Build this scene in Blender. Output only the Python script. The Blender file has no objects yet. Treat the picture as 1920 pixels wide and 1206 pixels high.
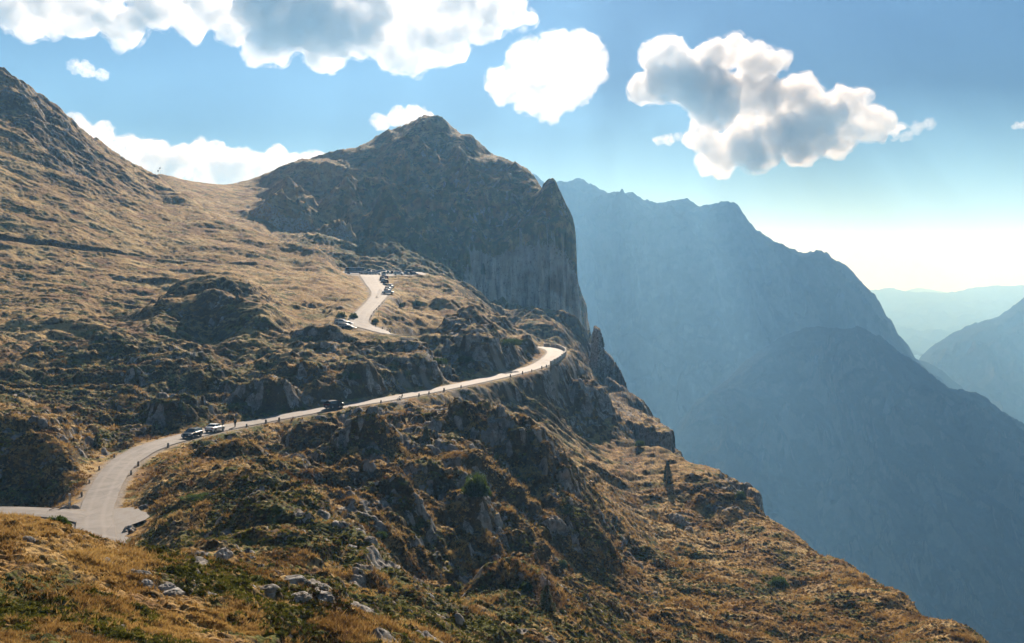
import bpy, bmesh, math, random, os
import numpy as np
from mathutils import Vector, Matrix
R = math.radians
random.seed(7)
sc = bpy.context.scene
C = sc.collection
QUICK = float(os.environ.get('TERRAIN_QUALITY', '1'))      # mesh density only

# ---------------------------------------------------------------- camera, world, sun, exposure
F = 1867.0                                  # focal length in photo pixels (1920 wide)
PITCH = math.atan(103.0 / F)
cam_d = bpy.data.cameras.new('camera'); cam_d.lens = 36.0 * F / 1920.0; cam_d.sensor_width = 36.0
cam_d.clip_start = 0.5; cam_d.clip_end = 120000.0
cam = bpy.data.objects.new('camera', cam_d); C.objects.link(cam)
cam.location = (0, 0, 0); cam.rotation_euler = (R(90) - PITCH, 0, 0)
sc.camera = cam
SUN_AZ, SUN_EL = R(3.5), R(26.5)            # azimuth to the right of the view axis, elevation
world = bpy.data.worlds.new('World'); sc.world = world; world.use_nodes = True
wn = world.node_tree; bg = wn.nodes['Background']
sky = wn.nodes.new('ShaderNodeTexSky'); sky.sky_type = 'NISHITA'; sky.sun_disc = False
sky.sun_elevation = SUN_EL; sky.sun_rotation = SUN_AZ
sky.altitude = 2000; sky.air_density = 1.0; sky.dust_density = 0.5; sky.ozone_density = 1.6
gam = wn.nodes.new('ShaderNodeGamma'); gam.inputs[1].default_value = 1.5       # deeper, drier mountain sky
wn.links.new(sky.outputs[0], gam.inputs[0]); tnt = wn.nodes.new('ShaderNodeMix'); tnt.data_type = 'RGBA'; tnt.blend_type = 'MULTIPLY'; tnt.inputs[0].default_value = 1; tnt.inputs[7].default_value = (.74, .92, 1.04, 1)
wn.links.new(gam.outputs[0], tnt.inputs[6]); wn.links.new(tnt.outputs[2], bg.inputs[0]); bg.inputs[1].default_value = 0.0088
sun_d = bpy.data.lights.new('sun', 'SUN'); sun_d.energy = 5.0; sun_d.angle = R(0.5); sun_d.color = (1.0, 0.90, 0.80)
sun = bpy.data.objects.new('sun', sun_d); C.objects.link(sun)
SDIR = Vector((math.sin(SUN_AZ) * math.cos(SUN_EL), math.cos(SUN_AZ) * math.cos(SUN_EL), math.sin(SUN_EL)))
sun.rotation_euler = (-SDIR).to_track_quat('-Z', 'Y').to_euler()
sun.location = SDIR * 300
sc.view_settings.view_transform = 'Standard'; sc.view_settings.look = 'None'
sc.view_settings.exposure = 1.0; sc.view_settings.gamma = 1.0
sc.cycles.max_bounces = 8; sc.cycles.diffuse_bounces = 3; sc.cycles.volume_bounces = 3
sc.cycles.transparent_max_bounces = 12

# ---------------------------------------------------------------- projection helpers (photo pixel + forward distance -> point)
CP, SP = math.cos(PITCH), math.sin(PITCH)
def ray(px, py):
    X = (px - 960.0) / F; Y = (603.0 - py) / F
    f = CP + Y * SP; u = Y * CP - SP
    return X / f, u / f                       # x/y and z/y
def at(px, py, D):
    t, v = ray(px, py)
    return Vector((t * D, D, v * D))
def ysc(t, v):                                # back to photo y from slopes
    # v = (Y*CP-SP)/(CP+Y*SP)
    Y = (v * CP + SP) / (CP - v * SP)
    return 603.0 - Y * F
def pxc(t, v):
    Y = (v * CP + SP) / (CP - v * SP)
    return 960.0 + t * (CP + Y * SP) * F

# ---------------------------------------------------------------- noise (numpy)
_rng = np.random.RandomState(11)
_PERM = np.concatenate([_rng.permutation(1024)] * 3).astype(np.int32)
_G2 = np.array([(math.cos(a), math.sin(a)) for a in np.linspace(0, 2 * math.pi, 1024, endpoint=False)], np.float32)
_g3 = _rng.normal(size=(1024, 3)); _G3 = (_g3 / np.linalg.norm(_g3, axis=1)[:, None]).astype(np.float32)
def pn2(x, y, seed=0):
    x = np.asarray(x, np.float32); y = np.asarray(y, np.float32)
    xi = np.floor(x).astype(np.int32); yi = np.floor(y).astype(np.int32)
    xf = x - xi; yf = y - yi
    u = xf * xf * xf * (xf * (xf * 6 - 15) + 10); v = yf * yf * yf * (yf * (yf * 6 - 15) + 10)
    def g(ix, iy, dx, dy):
        h = _PERM[_PERM[(xi + ix + seed * 57) & 1023] + ((yi + iy) & 1023)] & 1023
        gr = _G2[h]
        return gr[..., 0] * dx + gr[..., 1] * dy
    a = g(0, 0, xf, yf); b = g(1, 0, xf - 1, yf)
    c = g(0, 1, xf, yf - 1); d = g(1, 1, xf - 1, yf - 1)
    return (a + u * (b - a) + v * ((c + u * (d - c)) - (a + u * (b - a)))) * 1.45
def pn3(x, y, z, seed=0):
    x = np.asarray(x, np.float32); y = np.asarray(y, np.float32); z = np.asarray(z, np.float32)
    xi = np.floor(x).astype(np.int32); yi = np.floor(y).astype(np.int32); zi = np.floor(z).astype(np.int32)
    xf = x - xi; yf = y - yi; zf = z - zi
    s = lambda t: t * t * (3 - 2 * t)
    u, v, w = s(xf), s(yf), s(zf)
    def g(ix, iy, iz):
        h = _PERM[_PERM[_PERM[(xi + ix + seed * 91) & 1023] + ((yi + iy) & 1023)] + ((zi + iz) & 1023)] & 1023
        gr = _G3[h]
        return gr[..., 0] * (xf - ix) + gr[..., 1] * (yf - iy) + gr[..., 2] * (zf - iz)
    l = lambda a, b, t: a + t * (b - a)
    return l(l(l(g(0,0,0), g(1,0,0), u), l(g(0,1,0), g(1,1,0), u), v),
             l(l(g(0,0,1), g(1,0,1), u), l(g(0,1,1), g(1,1,1), u), v), w) * 1.5
def fbm(x, y, o=4, seed=0, gain=0.5):
    r = 0; a = 1.0
    for k in range(o):
        r = r + a * pn2(x * 2 ** k + 13.7 * k, y * 2 ** k + 7.1 * k, seed + k); a *= gain
    return r
def billow(x, y, o=3, seed=0, gain=0.45):
    r = 0; a = 1.0
    for k in range(o):
        r = r + a * np.abs(pn2(x * 2.1 ** k + 3.1 * k, y * 2.1 ** k + 17.3 * k, seed + k)); a *= gain
    return r
def ridged(x, y, o=5, seed=0, gain=0.5):
    r = 0; a = 1.0; w = 1.0
    for k in range(o):
        n = 1 - np.abs(pn2(x * 2.07 ** k + 9.1 * k, y * 2.07 ** k + 5.3 * k, seed + k)) * 1.6
        n = np.clip(n, 0, 1) ** 2 * w; w = np.clip(n * 1.6, 0, 1)
        r = r + a * n; a *= gain
    return r
def sstep(a, b, x):
    t = np.clip((x - a) / (b - a), 0, 1); return t * t * (3 - 2 * t)

# ---------------------------------------------------------------- scattered interpolation in (t, ln D)
SX, SD = 6.0, 3.0
def make_rbf(pts, c=0.04, lam=1e-4):
    P = []; V = []
    for p in pts:
        px, py, D = p[:3]
        t, v = ray(px, py)
        P.append((t * SX, math.log(D) * SD)); V.append(v)
    P = np.array(P); V = np.array(V)
    d = np.sqrt(((P[:, None] - P[None]) ** 2).sum(-1) + c * c)
    n = len(P); A = np.zeros((n + 3, n + 3)); A[:n, :n] = d + 0 * np.eye(n); A[:n, :n] -= lam * np.eye(n)
    A[:n, n] = 1; A[:n, n + 1:] = P; A[n:, :n] = A[:n, n:].T
    w = np.linalg.solve(A, np.concatenate([V, [0, 0, 0]]))
    def f(t, L):
        X = t * SX; Y = L * SD; out = w[n] + w[n + 1] * X + w[n + 2] * Y
        for k in range(n):
            out = out + w[k] * np.sqrt((X - P[k, 0]) ** 2 + (Y - P[k, 1]) ** 2 + c * c)
        return out
    return f
class Grid:                                    # bicubic-ish sampled field on (t, lnD)
    def __init__(self, f, t0, t1, L0, L1, nt=420, nl=620):
        self.t0, self.t1, self.L0, self.L1, self.nt, self.nl = t0, t1, L0, L1, nt, nl
        T, L = np.meshgrid(np.linspace(t0, t1, nt), np.linspace(L0, L1, nl), indexing='ij')
        self.g = f(T, L).astype(np.float32)
    def __call__(self, t, L):
        a = np.clip((t - self.t0) / (self.t1 - self.t0), 0, 0.99999) * (self.nt - 1)
        b = np.clip((L - self.L0) / (self.L1 - self.L0), 0, 0.99999) * (self.nl - 1)
        i = a.astype(np.int32); j = b.astype(np.int32); u = a - i; v = b - j
        g = self.g; i1 = np.minimum(i + 1, self.nt - 1); j1 = np.minimum(j + 1, self.nl - 1)
        return (g[i, j] * (1 - u) + g[i1, j] * u) * (1 - v) + (g[i, j1] * (1 - u) + g[i1, j1] * u) * v

# ---- control points of the hillside: (photo x, photo y, forward distance in m)
A_PTS = []
for px in (-600, -300, 0, 300, 600, 960, 1300, 1600, 2000, 2500):      # the shoulder the photographer stands on
    A_PTS += [(px, 500 + 0.85 * F, 2.0), (px, 500 + 0.62 * F, 6.0), (px, 500 + (0.46 if px < 900 else 0.5) * F, 14)]
A_PTS += [
 (-600,1206,26),(0,1206,28),(300,1206,34),(600,1206,40),(760,1215,48),(1000,1206,80),(1200,1206,112),(1350,1206,125),(1500,1206,140),(1650,1206,141),
 (1000,1320,55),(1350,1350,80),(1650,1400,90),(1900,1420,80),(2300,1600,60),
 (0,1060,38),(300,1120,40),(-300,1050,40),
 (-600,925,45),(-300,950,46),(0,968,47),(60,976,47),(130,996,46),(200,1020,46),(300,1058,46),(450,1092,48),(600,1132,52),
 (-300,1172,72),(0,1172,72),(200,1150,68),(300,1090,62),(380,1090,64),(450,1092,62),(600,1118,64),(760,1150,72),(900,1150,84),(1000,1150,97),
 (300,985,104),(250,1002,108),(245,1022,98),(300,1012,96),(215,1046,92),(400,900,113),(470,888,112),(560,918,106),(620,955,100),(690,1003,93),(735,1060,90),(765,1105,92),
 (500,1000,86),(600,1050,78),(500,1070,68),(650,1090,74),(400,1010,86),(330,1020,80),
 (560,960,118),(620,1010,112),(690,1060,106),                       # behind the knoll
 (480,870,128),(300,885,128),(240,900,136),(350,850,150),(420,850,152),(560,880,150),(560,830,182),
 # road bench
 (180,1000,106),(175,960,117),(205,900,134),(240,860,148),(290,836,160),(345,822,169),(400,808,180),(480,794,190),(600,770,204),(750,745,226),(900,716,256),(1000,690,286),(1036,670,305),(1044,658,320),(1018,651,335),
 (0,958,116),(-300,958,116),(-300,940,128),
 (742,628.5,282),(706,619,283),(664,606,290),(690,580,315),(715,556,352),(700,535,395),(690,522,420),
 (950,652,328),(860,642,318),(800,636,308),
 # left middle
 (-300,700,190),(-300,600,260),(0,560,290),(0,600,265),(0,650,238),(0,700,212),(0,740,190),(0,795,165),(0,832,141),(60,830,141),(0,925,135),(60,928,135),(100,928,134),(120,838,141),(150,856,142),
 (200,855,158),(150,760,190),(150,700,215),(150,650,240),(150,600,268),(150,550,300),(150,510,330),
 (300,800,178),(300,740,200),(300,690,225),(300,640,250),(265,620,262),(400,545,302),(400,616,272),(300,580,276),(400,574,276),(500,578,276),(300,570,300),(540,612,272),(500,560,310),(400,530,340),(200,590,285),
 (450,770,196),(450,720,215),(450,680,235),(450,640,256),
 (600,735,212),(600,690,228),(600,650,252),(600,625,275),(600,612,285),(600,570,320),(600,530,360),(600,505,400),
 (560,590,300),
 # rocks above the road
 (800,728,236),(800,690,246),(800,650,256),(800,632,288),(700,700,228),(700,655,256),(700,640,272),(640,632,272),(740,646,270),(740,637,275),(700,628,276),(780,640,286),(900,690,268),(880,614,298),(920,620,300),(1000,640,312),(1012,664,312),(960,660,296),(1000,676,300),
 (840,612,310),
 (800,600,332),(800,560,372),(750,575,350),(900,592,352),(800,532,412),(870,560,400),(930,598,400),(940,612,430),(860,530,450),
 (650,516,421),(740,517.5,420),(785,518.5,420),(660,514.5,430),(780,516,430),(660,512,480),(790,513,480),(720,512,480),(720,515,430),
 # apron under the cliff
 (900,560,500),(930,582,540),(1000,590,560),(1040,600,560),(1080,628,560),(1100,640,560),(960,610,480),(1000,640,440),(1040,668,400),(1060,680,420),(1100,670,480),(1112,660,520),
 (1100,720,380),(1140,740,400),(1180,760,420),(1200,815,430),(1240,850,400),
 # below the road
 (420,838,166),(480,850,164),(650,820,184),(650,870,150),(650,930,130),(750,800,192),(750,850,152),(750,900,136),(740,1000,120),(780,1088,116),(850,1096,117),
 (820,700,260),(850,745,240),
 (900,765,236),(900,858,154),(900,950,142),(900,1040,134),(900,1080,131),(1000,1085,118),(960,1082,112),(1080,1110,124),(1000,1150,97),
 (850,1130,100),(1000,735,268),(1000,790,246),(950,745,258),(1050,700,304),(1050,780,272),(1050,880,182),(1050,950,163),(1050,1030,148),(1050,1100,138),
 (1150,830,282),(1150,870,260),(1200,960,215),(1200,1060,172),(1200,1150,138),(1100,820,280),(1120,770,300),
 (1350,1000,208),(1350,1100,164),(1500,1100,174),
 # right hand skyline of the slope and the fall beyond it
 (1060,672,330),(1090,700,322),(1125,735,315),(1145,775,305),(1165,812,296),(1200,835,286),(1240,852,277),(1280,872,268),(1350,897,253),(1400,940,240),(1430,962,231),(1500,1006,214),(1600,1062,190),(1700,1120,168),(1800,1178,148),(1850,1207,138),(2000,1295,116),(2300,1450,90),
 (1210,900,320),(1280,1000,300),(1280,1250,330),(1280,1700,420),(1430,1150,262),(1430,1500,310),(1430,1800,380),(1600,1250,220),(1600,1600,270),(1600,1900,330),(1850,1500,170),(1850,1900,240),(1850,2200,330),(2300,1900,120),(2300,2300,200),
 (1200,1100,480),(1200,1500,600),(1300,2200,900),(1150,900,600),(1150,1300,800),(1500,2400,1100),(2300,2500,1100),(1900,2500,600),
 # big left slope
 (-600,430,310),(-600,100,400),(-600,-200,450),(-600,-100,600),(-600,200,900),
 (0,480,332),(0,440,352),(0,370,385),(0,300,425),(0,200,480),(0,128,520),(60,170,528),(120,214,540),(180,268,550),(240,308,562),(300,337,560),(360,367,520),(420,401,480),(480,437,450),(540,457,432),(600,472,425),(680,500,430),
 (150,480,352),(150,400,400),(150,330,455),(300,490,372),(300,420,430),(300,375,490),(420,491,382),(420,450,425),(550,500,402),(550,475,420),
 (0,230,600),(120,300,650),(0,300,900),(240,350,700),(200,450,900),
 # dip and saddle behind
 (330,372,600),(400,402,540),(460,440,500),(540,468,470),(600,484,460),
 (280,329,660),(300,327,680),(350,336,680),(400,348,690),(440,353,700),(480,353,700),(400,380,620),(480,400,610),(400,420,850),(300,420,850),
 (560,440,550),(560,400,610),(640,470,520),(540,370,650),(640,420,560),
]
M_PTS = [(520,600,300),(600,530,360),(750,575,350),
 (660,512,480),(790,511,480),(720,511,480),(640,470,520),(560,440,550),(480,400,610),(480,353,700),(440,353,700),(400,348,690),(300,327,680),(400,380,620),
 (700,492,496),(790,500,500),(560,400,610),(700,440,560),(680,480,530),(540,370,650),
 (500,350,705),(520,322,720),(560,300,740),(600,292,755),(640,289,770),(700,266,790),(740,248,795),(770,234,800),(790,224,800),(815,220,800),(835,228,800),(848,242,798),(856,252,796),(870,251,788),(885,254,785),(895,268,780),(903,284,775),(930,292,765),(960,303,750),(985,315,735),(1000,332,715),(1008,352,690),
 (600,380,640),(700,380,640),(700,330,720),(800,300,740),(800,350,680),(800,420,600),(900,350,690),(950,400,655),(850,440,600),(850,500,525),(900,480,590),(900,430,625),
 (800,470,560),(600,430,575),
 (940,430,640),(960,400,650),(985,375,660),(1005,362,665),(1012,358,660),(1020,346,656),(1030,338,655),(1040,340,655),(1048,356,655),(1060,380,655),(1072,402,655),(1080,440,655),(1085,500,655),(1100,540,655),(1108,575,655),
 (1110,640,700),(1130,700,720),(1090,560,800),(1040,420,780),(1000,400,850),
 (815,300,950),(640,360,950),(500,440,950),(960,450,950),(300,450,950),(800,500,1150),(400,550,1150),(1000,700,1150),(1200,1000,1100),(1300,1400,700),
 (-300,500,700),(-300,500,400)]
T0, T1, LD0, LD1 = -0.70, 0.74, math.log(1.8), math.log(1180.0)
gA = Grid(make_rbf(A_PTS), T0, T1, LD0, LD1)
gM = Grid(make_rbf(M_PTS, c=0.014), T0, T1, math.log(280), LD1, 1100, 420)
def crest_fade(g, t, L, w):                    # 0 on the skyline, 1 well below it
    vm = g.g.max(axis=1)
    a = np.clip((t - g.t0) / (g.t1 - g.t0), 0, .99999) * (g.nt - 1); i = a.astype(np.int32); u = a - i
    top = vm[i] * (1 - u) + vm[np.minimum(i + 1, g.nt - 1)] * u
    return sstep(0, w, top - g(t, L))

def plan(pts):                                 # [(photo x, distance)] -> plan polygon
    return [((px - 960) / F / CP * D, D) for px, D in pts]
def poly_sd(poly, x, y):                       # signed distance, positive inside
    d = np.full(x.shape, 1e9, np.float32); ins = np.zeros(x.shape, bool)
    n = len(poly)
    for i in range(n):
        ax, ay = poly[i]; bx, by = poly[(i + 1) % n]
        ex, ey = bx - ax, by - ay; L2 = ex * ex + ey * ey + 1e-9
        h = np.clip(((x - ax) * ex + (y - ay) * ey) / L2, 0, 1)
        d = np.minimum(d, (x - ax - ex * h) ** 2 + (y - ay - ey * h) ** 2)
        c = ((ay > y) != (by > y)) & (x < ex * (y - ay) / (ey if abs(ey) > 1e-9 else 1e-9) + ax)
        ins ^= c
    d = np.sqrt(d)
    return np.where(ins, d, -d)
CLIFF = plan([(420,470),(640,492),(800,500),(850,520),(880,575),(905,612),(960,618),(1010,622),(1050,628),(1090,640),(1110,670),(1118,760),(1100,900),(1000,1180),(-300,1180),(-300,900),(150,640),(330,560)])

# steep rock blocks: plan polygon (px, D), top points (px, py, D), edge width
def plane_through(tops):
    P = np.array([tuple(at(*p)) for p in tops])
    A = np.c_[P[:, 0], P[:, 1], np.ones(len(P))]
    s, *_ = np.linalg.lstsq(A, P[:, 2], rcond=None)
    return s
BLOCKS = [
 # polygon, tops, width, plan wobble
 (plan([(1143,322),(1165,312),(1200,305),(1240,300),(1262,300),(1268,325),(1230,360),(1170,380),(1138,370)]), [(1150,768,325),(1200,797,315),(1255,812,305),(1140,752,365),(1255,800,340)], 2.2, 1.5),
 (plan([(1262,298),(1276,292),(1284,300),(1280,325),(1262,325)]), [(1265,845,300),(1282,858,296),(1275,850,320)], 1.5, 1.0),
 (plan([(1114,450),(1124,446),(1150,448),(1156,470),(1140,520),(1112,520)]), [(1114,640,455),(1130,655,450),(1146,672,455),(1130,655,500)], 3.0, 2.0),
 (plan([(1113,447),(1123,444),(1128,452),(1122,464),(1112,462)]), [(1114,612,450),(1124,618,450),(1118,612,460)], 2.2, 1.2),
 (plan([(1150,440),(1172,436),(1180,460),(1170,500),(1145,500)]), [(1152,678,445),(1172,715,442),(1160,700,480)], 2.5, 2.0),
 (plan([(1140,415),(1170,408),(1190,420),(1200,450),(1180,480),(1140,470)]), [(1145,712,420),(1180,735,418),(1192,750,430),(1160,735,460)], 2.5, 2.0),
 (plan([(1340,256),(1358,247),(1385,243),(1400,242),(1412,252),(1390,275),(1340,275)]), [(1345,893,254),(1362,889,254),(1390,912,248),(1410,930,248),(1370,900,268)], 1.5, 1.2),
 (plan([(1404,238),(1418,234),(1430,233),(1434,244),(1420,256),(1402,252)]), [(1408,918,243),(1424,922,240),(1430,933,238),(1415,922,250)], 1.0, .8),
]
# named hillocks: centre px, py of its top, distance; half width, half depth (m); height (m); turn
KNOLLS = [
 # steep dark fronts seen in the photograph
 (400,560,300, 24,13,4.5,0),(50,862,150, 13,7,1.6,8),(160,866,156, 7,4,1.0,0),
 (330,745,186, 11,6,3.2,-5),(500,745,205, 9,5,3.0,0),(645,735,212, 9,4.5,3.2,0),(700,690,226,7,4,2.5,0),
 (250,640,238, 16,6,3.5,0),(330,660,226, 18,4,2.0,0),(560,700,222,7,4,3,0),
 (740,660,258, 10,4,1.0,0),(840,705,246, 8,4.5,3.6,0),(900,640,280, 11,6,5.0,0),(970,655,290,7,5,4.0,0),(820,665,262,6,4,3,0),
 (600,640,262,9,5,3,0),
 (600,820,172, 9,6,4.0,0),(430,880,138,6,4,2.0,0),(690,860,158,8,6,4.5,10),(800,850,176, 12,9,4.0,0),(870,830,190,7,6,4,0),
 (960,880,178,14,9,7.0,-10),(1000,800,212,10,8,3.0,0),(880,960,140,5,6,3,0),
 (1070,730,296,7,6,3,0),(1100,760,296,6,6,5,0),(1125,745,305,6,7,4,0),
 (1100,1000,158,8,7,3,0),(960,1090,112,7,5,2.2,0),(600,920,104,5,4,1.2,0),(520,990,84,4,3,1.2,0),(400,1030,76, 2.6,2.2,.7,0),(470,960,94,5,3,1.2,0),
 (540,410,600,18,12,9,0),(610,420,575,16,12,9,0),(300,520,335,18,5,1.5,0),(350,575,280,20,6,1.5,0),(830,560,362,9,7,3,0),(880,580,345,7,6,3,0),(940,605,360,6,5,3,0),
 (640,930,112,5,4,1.5,0),
]
# roughness of the ground in places: (px, py, D, hill amplitude, rock amount, green amount)
SPOTS = [
 (0,1100,38,.4,.35,.5),(0,980,46,.1,.1,.1),(200,1020,46,.12,.2,.1),(300,1100,44,.4,.7,.5),(600,1180,46,.45,.7,.6),(550,1090,64,.3,.9,.4),(500,950,95,.6,.5,.8),(650,1000,90,.6,.6,.9),(750,1150,70,.5,.5,.7),(950,1120,105,.7,.5,.7),
 (60,840,150,.45,.6,.2),(100,900,138,.4,.5,.2),(300,900,128,.35,.1,.1),(350,780,185,1.1,.7,.5),(150,730,205,1.0,.5,.6),(150,600,265,.7,.3,.2),(80,560,290,.4,.2,.1),(300,700,220,1.1,.6,.5),(450,650,250,.8,.4,.4),
 (400,550,305,.5,.1,.1),(500,720,214,1.2,.6,.6),(700,660,250,.7,1.0,.4),(660,625,275,.35,.5,.3),(740,640,280,.4,.8,.3),(880,640,285,1.2,1.2,.3),(980,660,300,.9,1.0,.2),(800,580,350,.5,.2,.1),(900,580,360,.9,.4,.2),
 (200,450,370,.35,.1,.05),(0,300,430,.35,.1,.05),(60,230,490,.9,.9,.1),(400,450,440,.35,.1,.05),(550,500,400,.4,.2,.1),(600,540,360,.4,.2,.1),
 (600,850,165,1.1,.6,.4),(800,860,180,1.3,.8,.4),(800,1000,140,1.3,.8,.3),(960,900,178,1.3,.8,.3),(1000,780,260,.9,.4,.2),(1100,730,300,.8,.9,.1),(1150,850,270,.6,.2,.2),
 (1250,950,230,.5,.3,.1),(1200,1100,150,.7,.4,.4),(1350,1100,160,.45,.3,.3),(1500,1050,190,.35,.3,.2),(1700,1180,150,.3,.3,.2),(1400,940,240,.6,.8,.1),
 (700,460,540,1.0,.5,.6),(850,480,560,1.3,.6,.9),(960,600,500,1.0,.5,.4),(700,350,680,1.0,.4,.4),(850,300,720,1.2,.6,.4),(600,350,680,.8,.3,.1),(950,350,690,1.3,.7,.5),(400,370,640,.5,.1,.1),
]
def spot_field(t, L):
    num = np.zeros(t.shape + (3,), np.float32); den = np.zeros(t.shape, np.float32) + 1e-9
    for px, py, D, a, r, g in SPOTS:
        ts, _ = ray(px, py); w = 1.0 / (((t - ts) * SX) ** 2 + ((L - math.log(D)) * SD) ** 2 + .01) ** 1.6
        num += w[..., None] * np.array((a, r, g), np.float32); den += w
    return num / den[..., None]
_sT, _sL = np.meshgrid(np.linspace(T0, T1, 260), np.linspace(LD0, LD1, 300), indexing='ij')
_sf = spot_field(_sT, _sL)
class G2(Grid):
    def __init__(self, arr, t0, t1, L0, L1): self.g = arr; self.t0, self.t1, self.L0, self.L1 = t0, t1, L0, L1; self.nt, self.nl = arr.shape
gAmp, gRock, gGreen = [G2(_sf[..., k], T0, T1, LD0, LD1) for k in range(3)]

# ---- roads: (photo x, photo y, distance, width)
def catmull(P, step=1.0):
    P = [np.array(p, float) for p in P]; P = [2 * P[0] - P[1]] + P + [2 * P[-1] - P[-2]]
    out = []
    for i in range(1, len(P) - 2):
        p0, p1, p2, p3 = P[i - 1:i + 3]
        n = max(2, int(np.linalg.norm((p2 - p1)[:3]) / step))
        for k in range(n):
            s = k / n
            out.append(0.5 * ((2 * p1) + (-p0 + p2) * s + (2 * p0 - 5 * p1 + 4 * p2 - p3) * s * s + (-p0 + 3 * p1 - 3 * p2 + p3) * s ** 3))
    out.append(P[-2]); return np.array(out)
def rpts(L): return [tuple(at(px, py, D)) + (w,) for px, py, D, w in L]
ROAD = catmull(rpts([(205,1150,84,3.9),(190,1060,95,3.9),(180,1000,107,3.9),(180,960,117,3.9),(206,900,134,3.9),(240,862,148,4.3),(290,836,159,4.6),(345,820,169,5.0),(410,804,181,5.2),(480,791,190,4.6),(600,769,204,4.6),(750,744,226,4.6),(900,714,256,4.8),(1000,689,286,5.2),(1034,671,304,5.6),(1041,659,320,5.6),(1018,651.5,334,5.2),
   (960,652,334,5.0),(880,645,324,5.0),(800,636,311,5.0),(768,631,293,4.6),(742,628,282,4.8),(706,618.5,283,5.4),(674,606,291,5.8),(681,588,308,5.4),(700,568,333,5.4),(712,550,360,6.0),(702,532,395,7),(694,518.6,420,8),(690,514.8,440,8)]))
SIDE = catmull(rpts([(172,972,114.2,4.6),(150,968,114.6,4.2),(100,962,115,3.8),(0,957,116,3.6),(-200,957,117,3.6),(-400,957,120,3.6)]))
TRACK = catmull(rpts([(-300,425,330,2.0),(0,452,350,2.0),(150,469,360,2.0),(280,482,374,2.0),(420,495,380,2.0),(470,498,386,2.0)]), 2.0)
# level gravel places: plan polygon, height reference pts, edge width
LOTS = {
 'gravel_layby': ([(205,119),(240,118),(274,112.5),(262,110.5),(236,109.5),(220,100),(215,94),(195,96),(196,106)], [(215,960,117),(262,970,112),(215,1010,105)], 2.2),
 'gravel_parking_bay': ([(630,293),(648,297),(690,294),(700,290),(690,284),(660,281),(630,283)], [(640,612,290),(690,613,290),(660,620,284),(650,606,296)], 1.2),
 'gravel_verge': ([(712,372),(742,372),(748,360),(742,350),(722,345),(705,346)], [(730,558,352),(735,550,366),(720,556,352)], 1.2),
 'car_park': ([(640,432),(720,424),(790,430),(800,455),(790,484),(640,484)], [(660,515.6,430),(780,517.6,430),(660,509.8,480),(790,510.2,480)], 3.0),
}
LOTS = {k: (plan(a), plane_through(b), c) for k, (a, b, c) in LOTS.items()}

def carve_path(x, y, z, path, shoulder, blend, drop):
    xs, ys, zs, ws = path.T
    lo = np.full(x.shape, 1e9, np.float32); zr = np.zeros(x.shape, np.float32); wr = np.ones(x.shape, np.float32)
    reach = blend + shoulder + ws.max()
    for i in range(0, len(xs) - 1, 6):
        j = min(i + 6, len(xs) - 1)
        m = (x > xs[i:j+1].min() - reach) & (x < xs[i:j+1].max() + reach) & (y > ys[i:j+1].min() - reach) & (y < ys[i:j+1].max() + reach)
        idx = np.nonzero(m)
        if not len(idx[0]): continue
        X = x[idx]; Y = y[idx]; best = lo[idx]; bz = zr[idx]; bw = wr[idx]
        for k in range(i, j):
            ex, ey = xs[k+1] - xs[k], ys[k+1] - ys[k]; L2 = ex * ex + ey * ey + 1e-9
            h = np.clip(((X - xs[k]) * ex + (Y - ys[k]) * ey) / L2, 0, 1)
            d = np.hypot(X - xs[k] - ex * h, Y - ys[k] - ey * h); c = d < best
            best = np.where(c, d, best); bz = np.where(c, zs[k] + (zs[k+1] - zs[k]) * h, bz); bw = np.where(c, ws[k], bw)
        lo[idx] = best; zr[idx] = bz; wr[idx] = bw
    e = lo - wr * 0.5
    m = 1 - sstep(shoulder, shoulder + blend, e)
    return np.where(lo < 1e8, z + (zr - drop - z) * m, z), e

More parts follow.
